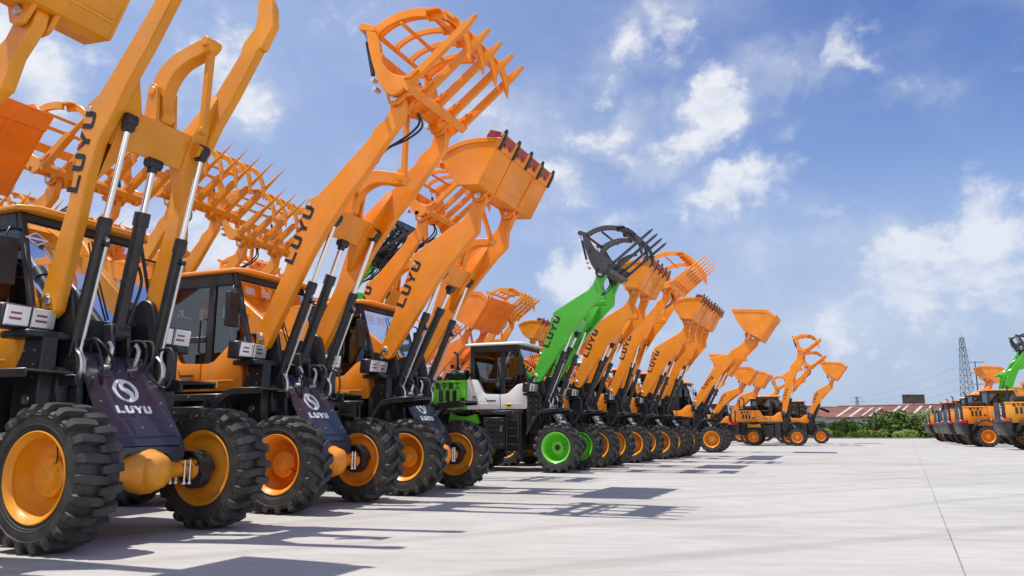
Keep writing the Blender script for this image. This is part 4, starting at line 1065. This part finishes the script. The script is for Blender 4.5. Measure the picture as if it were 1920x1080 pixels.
# ---- long sheds with rusty roofs
def roofmat(name, c1, c2, stripes):
    m, nt, b = nmat(name)
    n, cr = noise_mix(nt, c1, c2, .35, .3, .7, 8)
    N, Lk = nt.nodes, nt.links
    tc = N.new('ShaderNodeTexCoord'); sp = N.new('ShaderNodeSeparateXYZ'); Lk.new(tc.outputs['Object'], sp.inputs[0])
    wv = N.new('ShaderNodeMath'); wv.operation = 'SINE'; mu = N.new('ShaderNodeMath'); mu.operation = 'MULTIPLY'; mu.inputs[1].default_value = 6.28/.45
    Lk.new(sp.outputs[0], mu.inputs[0]); Lk.new(mu.outputs[0], wv.inputs[0])
    bp = N.new('ShaderNodeBump'); bp.inputs['Strength'].default_value = .8; bp.inputs['Distance'].default_value = .08
    Lk.new(wv.outputs[0], bp.inputs['Height']); Lk.new(bp.outputs[0], b.inputs['Normal'])
    Lk.new(cr.outputs[0], b.inputs['Base Color']); b.inputs['Roughness'].default_value = .8
    return m
MT['rust'] = roofmat('rusty_sheet', (.13, .035, .022), (.27, .11, .075), 0)
MT['fibre'] = paint('light_roof_sheet', (.46, .42, .38), rough=.7, coat=0, var=.1)
MT['wallw'] = paint('pale_wall', (.45, .47, .48), rough=.8, coat=0, var=.08)
MT['wallg'] = paint('grey_wall', (.16, .17, .18), rough=.8, coat=0, var=.15)
MT['wind'] = paint('dark_pane', (.03, .035, .04), rough=.2, coat=.3)
def shed(x0, x1, y, dep, h, rise, label, nstr, skew=0., rz=0.):
    o = empty('shed', (x0+(x1-x0)/2*math.cos(rz), y+(x1-x0)/2*math.sin(rz), 0), rz, label, 'shed', 'long sheds beyond the hedge')
    w = (x1-x0)/2
    def wall(mb):
        mb.box(-w, w, 0, dep, -.02, h-.9); 
    a = MB(); wall(a); q = bpy.data.objects.new('wall', make_mesh('wall', a, ['wallg'])); COL.objects.link(q); q.parent = o
    a = MB(); a.box(-w-.1, w+.1, -.06, dep+.06, h-.9, h); q2 = bpy.data.objects.new('wall_band', make_mesh('wall_band', a, ['wallw'])); COL.objects.link(q2); q2.parent = o
    a = MB()
    a.add([(-w-.5, -.8, h), (w+.5, -.8, h), (w+.5-skew, dep/2, h+rise), (-w-.5+skew*.0, dep/2, h+rise), (w+.5, dep+.8, h), (-w-.5, dep+.8, h)], [(0, 1, 2, 3), (3, 2, 4, 5)])
    q3 = bpy.data.objects.new('roof', make_mesh('roof', a, ['rust'], smooth=False)); COL.objects.link(q3); q3.parent = o
    rr = random.Random(int(x0))
    n_ = nstr
    for k in range(n_):
        xx = -w+.8+(2*w-1.6)*(k+rr.uniform(.2, .8))/n_
        ww = rr.choice((.35, .5, .65)); d = Vector((0, dep/2+.8, rise)); f0 = rr.uniform(.0, .1); f1 = rr.uniform(.75, .98); lean = 0
        a = MB(); nn = .05
        p = lambda x_, f: (x_, -.8+(dep/2+.8)*f, h+rise*f+nn)
        a.add([p(xx, f0), p(xx+ww, f0), p(xx+ww, f1), p(xx, f1)], [(0, 1, 2, 3)])
        q4 = bpy.data.objects.new('skylight', make_mesh('skylight', a, ['fibre'], smooth=False)); COL.objects.link(q4); q4.parent = q3
    for k in range(int(w/3)):
        xx = -w+2+k*6
        a = MB(); a.box(xx, xx+1.6, -.03, .05, .9, 1.7); q5 = bpy.data.objects.new('window', make_mesh('window', a, ['wind'])); COL.objects.link(q5); q5.parent = q
    a = MB(); a.tube([(-w-.5, dep/2, h+rise+.03), (w+.5-skew, dep/2, h+rise+.03)], .14, 6); q6 = bpy.data.objects.new('ridge_cap', make_mesh('ridge_cap', a, ['rust'])); COL.objects.link(q6); q6.parent = q3
    return o
shed(50.8, 100, 127, 18, 3.0, 1.95, 'long low shed with rust red roof striped by pale sheets', 27, rz=R(-38))
shed(22, 62, 152, 20, 3.6, 2.2, 'grey walled shed with dark red roof behind the far loaders', 9)
shed(74, 150, 175, 22, 4.0, 2.3, 'farther shed with dull red roof behind the striped one', 14)

# ---- billboard
o = empty('billboard', (102.8, 200, 0), R(-10), 'brown hoarding on a single pole above the red shed roof', 'billboard')
a = MB(); a.tube([(0, 0, -.02), (0, 0, 7.6)], .28, 10); q = bpy.data.objects.new('pole', make_mesh('pole', a, ['wallg'])); COL.objects.link(q); q.parent = o
MT['board'] = paint('weathered_board', (.085, .075, .06), rough=.8, coat=0, var=.25)
a = MB(); a.box(-2.6, 2.6, -.25, .25, 7.6, 9.9); q = bpy.data.objects.new('panel', make_mesh('panel', a, ['board'], bevel=.03)); COL.objects.link(q); q.parent = o
a = MB()
for z in (7.62, 9.88): a.box(-2.65, 2.65, -.30, -.251, z-.06, z+.06)
for xx in (-2.6, 2.6): a.box(xx-.06, xx+.06, -.30, -.251, 7.7, 9.8)
q = bpy.data.objects.new('frame', make_mesh('frame', a, ['wallg'])); COL.objects.link(q); q.parent = o

# ---- lattice tower, line pole, distant pylon, wires
MT['galv'] = paint('galvanised_steel', (.14, .15, .17), rough=.5, coat=0, metal=.4)
def lattice(mb, h, w0, w1, n, r):
    lv = [(h*i/n, w0+(w1-w0)*i/n) for i in range(n+1)]
    for sx, sy in ((-1, -1), (1, -1), (1, 1), (-1, 1)):
        mb.tube([(sx*w/2, sy*w/2, z) for z, w in lv], r, 5)
    cs = [(-1, -1), (1, -1), (1, 1), (-1, 1)]
    for i in range(n):
        (z0, a_), (z1, b_) = lv[i], lv[i+1]
        for k in range(4):
            p, q = cs[k], cs[(k+1) % 4]
            mb.tube([(p[0]*a_/2, p[1]*a_/2, z0), (q[0]*b_/2, q[1]*b_/2, z1)], r*.6, 4)
            mb.tube([(q[0]*a_/2, q[1]*a_/2, z0), (p[0]*b_/2, p[1]*b_/2, z1)], r*.6, 4)
            mb.tube([(p[0]*b_/2, p[1]*b_/2, z1), (q[0]*b_/2, q[1]*b_/2, z1)], r*.6, 4)
mb = MB(); lattice(mb, 30.5, 4.2, 1.0, 15, .075)
mb.box(-.7, .7, -.7, .7, 27.2, 27.3); mb.tube([(0, 0, 30), (0, 0, 32)], .05, 5)
for z in (24.6, 20., 26.5): mb.tube([(-2.1, 0, z), (2.3, 0, z)], .05, 4)
top('lattice_mast', mb, ['galv'], 'tall grey lattice mast behind the loaders on the right', 'mast', loc=(146, 250, 0))
mb = MB(); mb.tube([(0, 0, 0), (0, 0, 22.8)], [.30, .16], 8)
for z, w in ((22.4, 3.0), (19.0, 3.6), (15.4, 3.6), (12.0, 3.4)):
    mb.box(-w*.55, w, -.06, .06, z, z+.16)
    for k in (-.5, .35, .65, .95): mb.tube([(w*k, 0, z+.16), (w*k, 0, z+.45)], .06, 5)
top('power_pole', mb, ['galv'], 'line pole with four crossarms just right of the lattice mast', 'power pole', loc=(149.5, 250, 0))
mb = MB(); lattice(mb, 24, 3.6, 1.0, 10, .10)
for z, w in ((23.2, 4.0), (20.4, 5.0), (17.6, 4.2)): mb.box(-w, w, -.1, .1, z, z+.2)
top('distant_pylon', mb, ['galv'], 'small distant pylon above the left end of the red shed', 'pylon', loc=(243, 550, 0))
for k in range(3):
    mb = MB(); a = Vector((149.5+1.8*(k-1), 250, 22.6-3.5*k)); b_ = Vector((243+4*(k-1)*.6, 550, 23.2-2.6*k)); pts = []
    for i in range(17):
        t = i/16; p = a.lerp(b_, t); p.z -= 3.0*4*t*(1-t)*.8; pts.append(p)
    mb.tube(pts, .03, 4)
    top('power_line', mb, ['galv'], ['uppermost', 'middle', 'lowest'][k]+' overhead wire between the line pole and the pylon', 'power line', 'overhead wires')

# ================================================================== SKY, SUN, CAMERA
SUNV = Vector((2.13, .24, -5.6)).normalized()      # direction the light travels
w = bpy.data.worlds.new('World'); scn.world = w; w.use_nodes = True
nt = w.node_tree; N, Lk = nt.nodes, nt.links
N.clear()
out = N.new('ShaderNodeOutputWorld'); bg = N.new('ShaderNodeBackground'); Lk.new(bg.outputs[0], out.inputs[0])
sky = N.new('ShaderNodeTexSky'); sky.sky_type = 'NISHITA'; sky.sun_disc = False
sky.sun_elevation = math.asin(-SUNV.z); sky.sun_rotation = math.atan2(-SUNV.x, -SUNV.y)
sky.air_density = 1.1; sky.dust_density = .6; sky.ozone_density = 2.5
tc = N.new('ShaderNodeTexCoord')
sep = N.new('ShaderNodeSeparateXYZ'); Lk.new(tc.outputs['Generated'], sep.inputs[0])
def M(op, a, b_=None, c=None, clamp=False):
    n = N.new('ShaderNodeMath'); n.operation = op; n.use_clamp = clamp
    for i, x_ in enumerate((a, b_, c)):
        if x_ is None: continue
        if isinstance(x_, (int, float)): n.inputs[i].default_value = x_
        else: Lk.new(x_, n.inputs[i])
    return n.outputs[0]
def maprange(v, a, b_, c=0., d=1., smooth=True):
    n = N.new('ShaderNodeMapRange'); n.interpolation_type = 'SMOOTHSTEP' if smooth else 'LINEAR'
    Lk.new(v, n.inputs[0])
    for i, x_ in enumerate((a, b_, c, d)): n.inputs[i+1].default_value = x_
    return n.outputs[0]
az = M('MULTIPLY', M('ARCTAN2', sep.outputs[0], sep.outputs[1]), 57.2958)
el = M('MULTIPLY', M('ARCSINE', sep.outputs[2]), 57.2958)
def noise(scale, det, rough=.6, off=0, st=(1, 1, 1), src=None):
    n = N.new('ShaderNodeTexNoise'); n.inputs['Scale'].default_value = scale; n.inputs['Detail'].default_value = det; n.inputs['Roughness'].default_value = rough
    mp = N.new('ShaderNodeMapping'); mp.inputs['Location'].default_value = (off, off*.7, off*.3); mp.inputs['Scale'].default_value = st
    Lk.new(src or tc.outputs['Generated'], mp.inputs[0]); Lk.new(mp.outputs[0], n.inputs['Vector']); return n
nb = noise(7., 9, .62, 3.1, (1, 1, 1.5)); nw = noise(3.5, 5, .55, 9.3, (1, 1, 1.8)); nf = noise(26., 6, .6, 1.7, (1, 1, 1.4))
# warp the bearings so that the clouds' outlines are ragged
wn = noise(9., 6, .6, 5.5); ws = N.new('ShaderNodeSeparateColor'); Lk.new(wn.outputs['Color'], ws.inputs[0])
azw = M('ADD', az, M('MULTIPLY', M('SUBTRACT', ws.outputs[0], .5), 14.))
elw = M('ADD', el, M('MULTIPLY', M('SUBTRACT', ws.outputs[1], .5), 10.))
# bearing, elevation, half width, half height (degrees), tilt, weight
CLOUDS = [(8.0, 27.2, 3.6, 1.6, 35, 0.62),
  (11.8, 28.9, 2.8, 1.8, 35, 0.62),
  (25.1, 25.9, 2.6, 1.4, 35, .46),
  (23.4, 24.6, 2.2, .7, 40, .44),
  (26.6, 24.2, 2.0, .7, -15, .42),
  (19.8, 23.6, 2.4, .8, 35, .45),
  (21.4, 24.9, 2.4, 1.0, 30, 0.42),
  (7.1, 22.1, 3.4, 1.6, 20, 0.85),
  (15.5, 22.4, 3.4, 2.0, 25, .95),
  (18.0, 23.8, 1.8, 1.0, 40, .55),
  (12.3, 20.7, 2.4, 1.6, 0, 0.8),
  (9.3, 20.1, 3.8, 1.1, 0, 0.75),
  (16.2, 16.4, 4.0, 1.7, 0, 0.95),
  (20.7, 20.4, 1.1, 1.0, 30, 0.5),
  (28.2, 22.0, 1.8, 0.8, 15, 0.45),
  (31.9, 12.4, 3.4, 2.0, 0, .92),
  (27.3, 11.7, 2.6, 1.8, 0, .80),
  (29.7, 10.1, 5.1, 1.8, 0, .62),
  (23.0, 7.8, 4.3, 1.6, 0, .58),
  (28.5, 7.1, 6.7, 2.0, 0, .50),
  (-1.3, 22.3, 3.0, 2.0, 0, 0.75),
  (3.1, 17.3, 1.8, 1.6, 0, 0.75),
  (8.5, 15.7, 2.8, 1.2, 0, 0.55),
  (5.0, 11.1, 2.0, 2.4, 0, 0.95),
  (-34.3, 22.7, 4.0, 3.6, 0, 0.8),
  (-21.4, 23.9, 3.2, 2.6, 0, 0.8),
  (-25.7, 19.7, 2.4, 1.6, 0, 0.5),
  (-30.9, 19.5, 2.4, 1.2, 0, 0.5),
  (-20.5, 10.9, 6.7, 3.6, 0, 0.75),
  (-14.2, 10.9, 4.3, 3.6, 0, 0.75),
  (18.3, 11.4, 2.4, 1.2, 0, 0.4),
  (25.2, 5.5, 3.2, 1.2, 0, 0.45),
  (31.8, 7.2, 3.2, 1.6, 0, 0.55),
  (-26.7, 11.8, 4.0, 2.4, 0, 0.6),
  (11.0, 7.1, 4.7, 2.0, 0, 0.6)]
mask = None
for a0, e0, wa, we, tl_, wt in CLOUDS:
    c_, s_ = math.cos(R(tl_)), math.sin(R(tl_))
    da = M('SUBTRACT', azw, a0); de = M('SUBTRACT', elw, e0)
    u = M('ADD', M('MULTIPLY', da, c_/wa), M('MULTIPLY', de, s_/wa))
    v = M('ADD', M('MULTIPLY', da, -s_/we), M('MULTIPLY', de, c_/we))
    d2 = M('ADD', M('MULTIPLY', u, u), M('MULTIPLY', v, v))
    g = M('MULTIPLY', M('EXPONENT', M('MULTIPLY', d2, -.60)), wt*1.08)
    mask = g if mask is None else M('SMOOTH_MAX', mask, g, .15)
# cover elsewhere in the sky (outside the view the photo shows) from plain noise
dens = M('ADD', mask, M('MULTIPLY', M('SUBTRACT', nb.outputs['Fac'], .5), 1.5))
dens = M('ADD', dens, M('MULTIPLY', M('SUBTRACT', nf.outputs['Fac'], .5), .85))
alpha = maprange(dens, .20, .98)
thin = maprange(M('ADD', nw.outputs['Fac'], M('MULTIPLY', mask, .40)), .44, .86, 0., .55)
alpha = M('MAXIMUM', alpha, thin)
low = maprange(el, 0., 26., 1., 0.)                      # haze towards the horizon
# cloud tone: bright tops, slightly grey bases
tone = N.new('ShaderNodeValToRGB'); tone.color_ramp.elements[0].position = .25; tone.color_ramp.elements[1].position = .75
tone.color_ramp.elements[0].color = (.66, .72, .83, 1); tone.color_ramp.elements[1].color = (.90, .915, .95, 1)
ns_ = noise(7., 9, .62, 3.1, (1, 1, 1.5), None)
ns_.inputs['Vector'].links[0].from_node.inputs['Location'].default_value = (3.1-.05, 3.1*.7, 3.1*.3+.11)
lit = M('MULTIPLY', M('SUBTRACT', nb.outputs['Fac'], ns_.outputs['Fac']), 1.9)
Lk.new(M('ADD', M('ADD', M('MULTIPLY', alpha, .42), .28), lit), tone.inputs[0])
CL = 1.0
def vmul(colsock, k):
    n = N.new('ShaderNodeMix'); n.data_type = 'RGBA'; n.blend_type = 'MULTIPLY'; n.inputs[0].default_value = 1.
    Lk.new(colsock, n.inputs[6]); n.inputs[7].default_value = (k, k, k, 1) if isinstance(k, (int, float)) else (*k, 1); return n.outputs[2]
def vmix(f, a, b_):
    n = N.new('ShaderNodeMix'); n.data_type = 'RGBA'; Lk.new(f, n.inputs[0])
    Lk.new(a, n.inputs[6]); Lk.new(b_, n.inputs[7]); return n.outputs[2]
STR = .10
skyc = vmul(sky.outputs[0], (.80, .95, 1.25))
def rgb(r, g, b_):
    n = N.new('ShaderNodeRGB'); n.outputs[0].default_value = (r/STR, g/STR, b_/STR, 1); return n.outputs[0]
near = maprange(sep.outputs[0], .55, -.30, 0., 1., False)       # paler towards the sun's side
er = N.new('ShaderNodeValToRGB'); els = er.color_ramp.elements
Lk.new(M('DIVIDE', el, 90., clamp=True), er.inputs[0])
els[0].position = .0; els[0].color = (.47, .56, .73, 1); els[1].position = 1.; els[1].color = (.05, .12, .40, 1)
for p_, c_ in ((.08, (.46, .57, .77)), (.14, (.385, .515, .79)), (.17, (.31, .45, .765)), (.21, (.20, .335, .68)), (.31, (.085, .180, .52))):
    e_ = els.new(p_); e_.color = (*c_, 1)
left = rgb(.365, .485, .785)
lowl = maprange(el, 2., 22., .55, 0.)
left = vmix(lowl, left, rgb(.50, .60, .80))
grad = vmix(near, vmul(er.outputs[0], 1/STR), left)
skyc = vmix(M('ADD', .85, 0.), skyc, grad)
# added glow low in the unseen sky behind the camera, brightens near faces
fill_glow = M('MULTIPLY', maprange(sep.outputs[1], -.05, -.75, 0., 1.), maprange(el, 40., 12., 0., 1.))
fill_glow = M('MULTIPLY', fill_glow, maprange(nw.outputs['Fac'], .30, .62, .45, 1.))
skyc = vmix(fill_glow, skyc, rgb(1.62, 1.58, 1.54))
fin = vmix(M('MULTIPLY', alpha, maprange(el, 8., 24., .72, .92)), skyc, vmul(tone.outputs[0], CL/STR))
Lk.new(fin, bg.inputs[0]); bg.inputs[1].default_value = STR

sun = bpy.data.lights.new('sun', 'SUN'); sun.energy = 5.0; sun.angle = R(.5); sun.color = (1., .955, .88)
so = bpy.data.objects.new('sun', sun); COL.objects.link(so); so.location = (-10, 0, 30)
so.rotation_euler = SUNV.to_track_quat('-Z', 'Y').to_euler()

cam = bpy.data.cameras.new('camera'); co = bpy.data.objects.new('camera', cam); COL.objects.link(co)
co.location = (0, 0, CAMH); co.rotation_euler = (R(90)+math.atan(266/1450), 0, 0)
cam.sensor_width = 36; cam.lens = 1450/1920*36; cam.clip_start = .05; cam.clip_end = 3000
scn.camera = co
scn.view_settings.view_transform = 'Standard'; scn.view_settings.look = 'None'; scn.view_settings.exposure = 0; scn.view_settings.gamma = 1
scn.render.engine = 'CYCLES'
scn.cycles.max_bounces = 6; scn.cycles.transparent_max_bounces = 12; scn.cycles.use_denoising = True
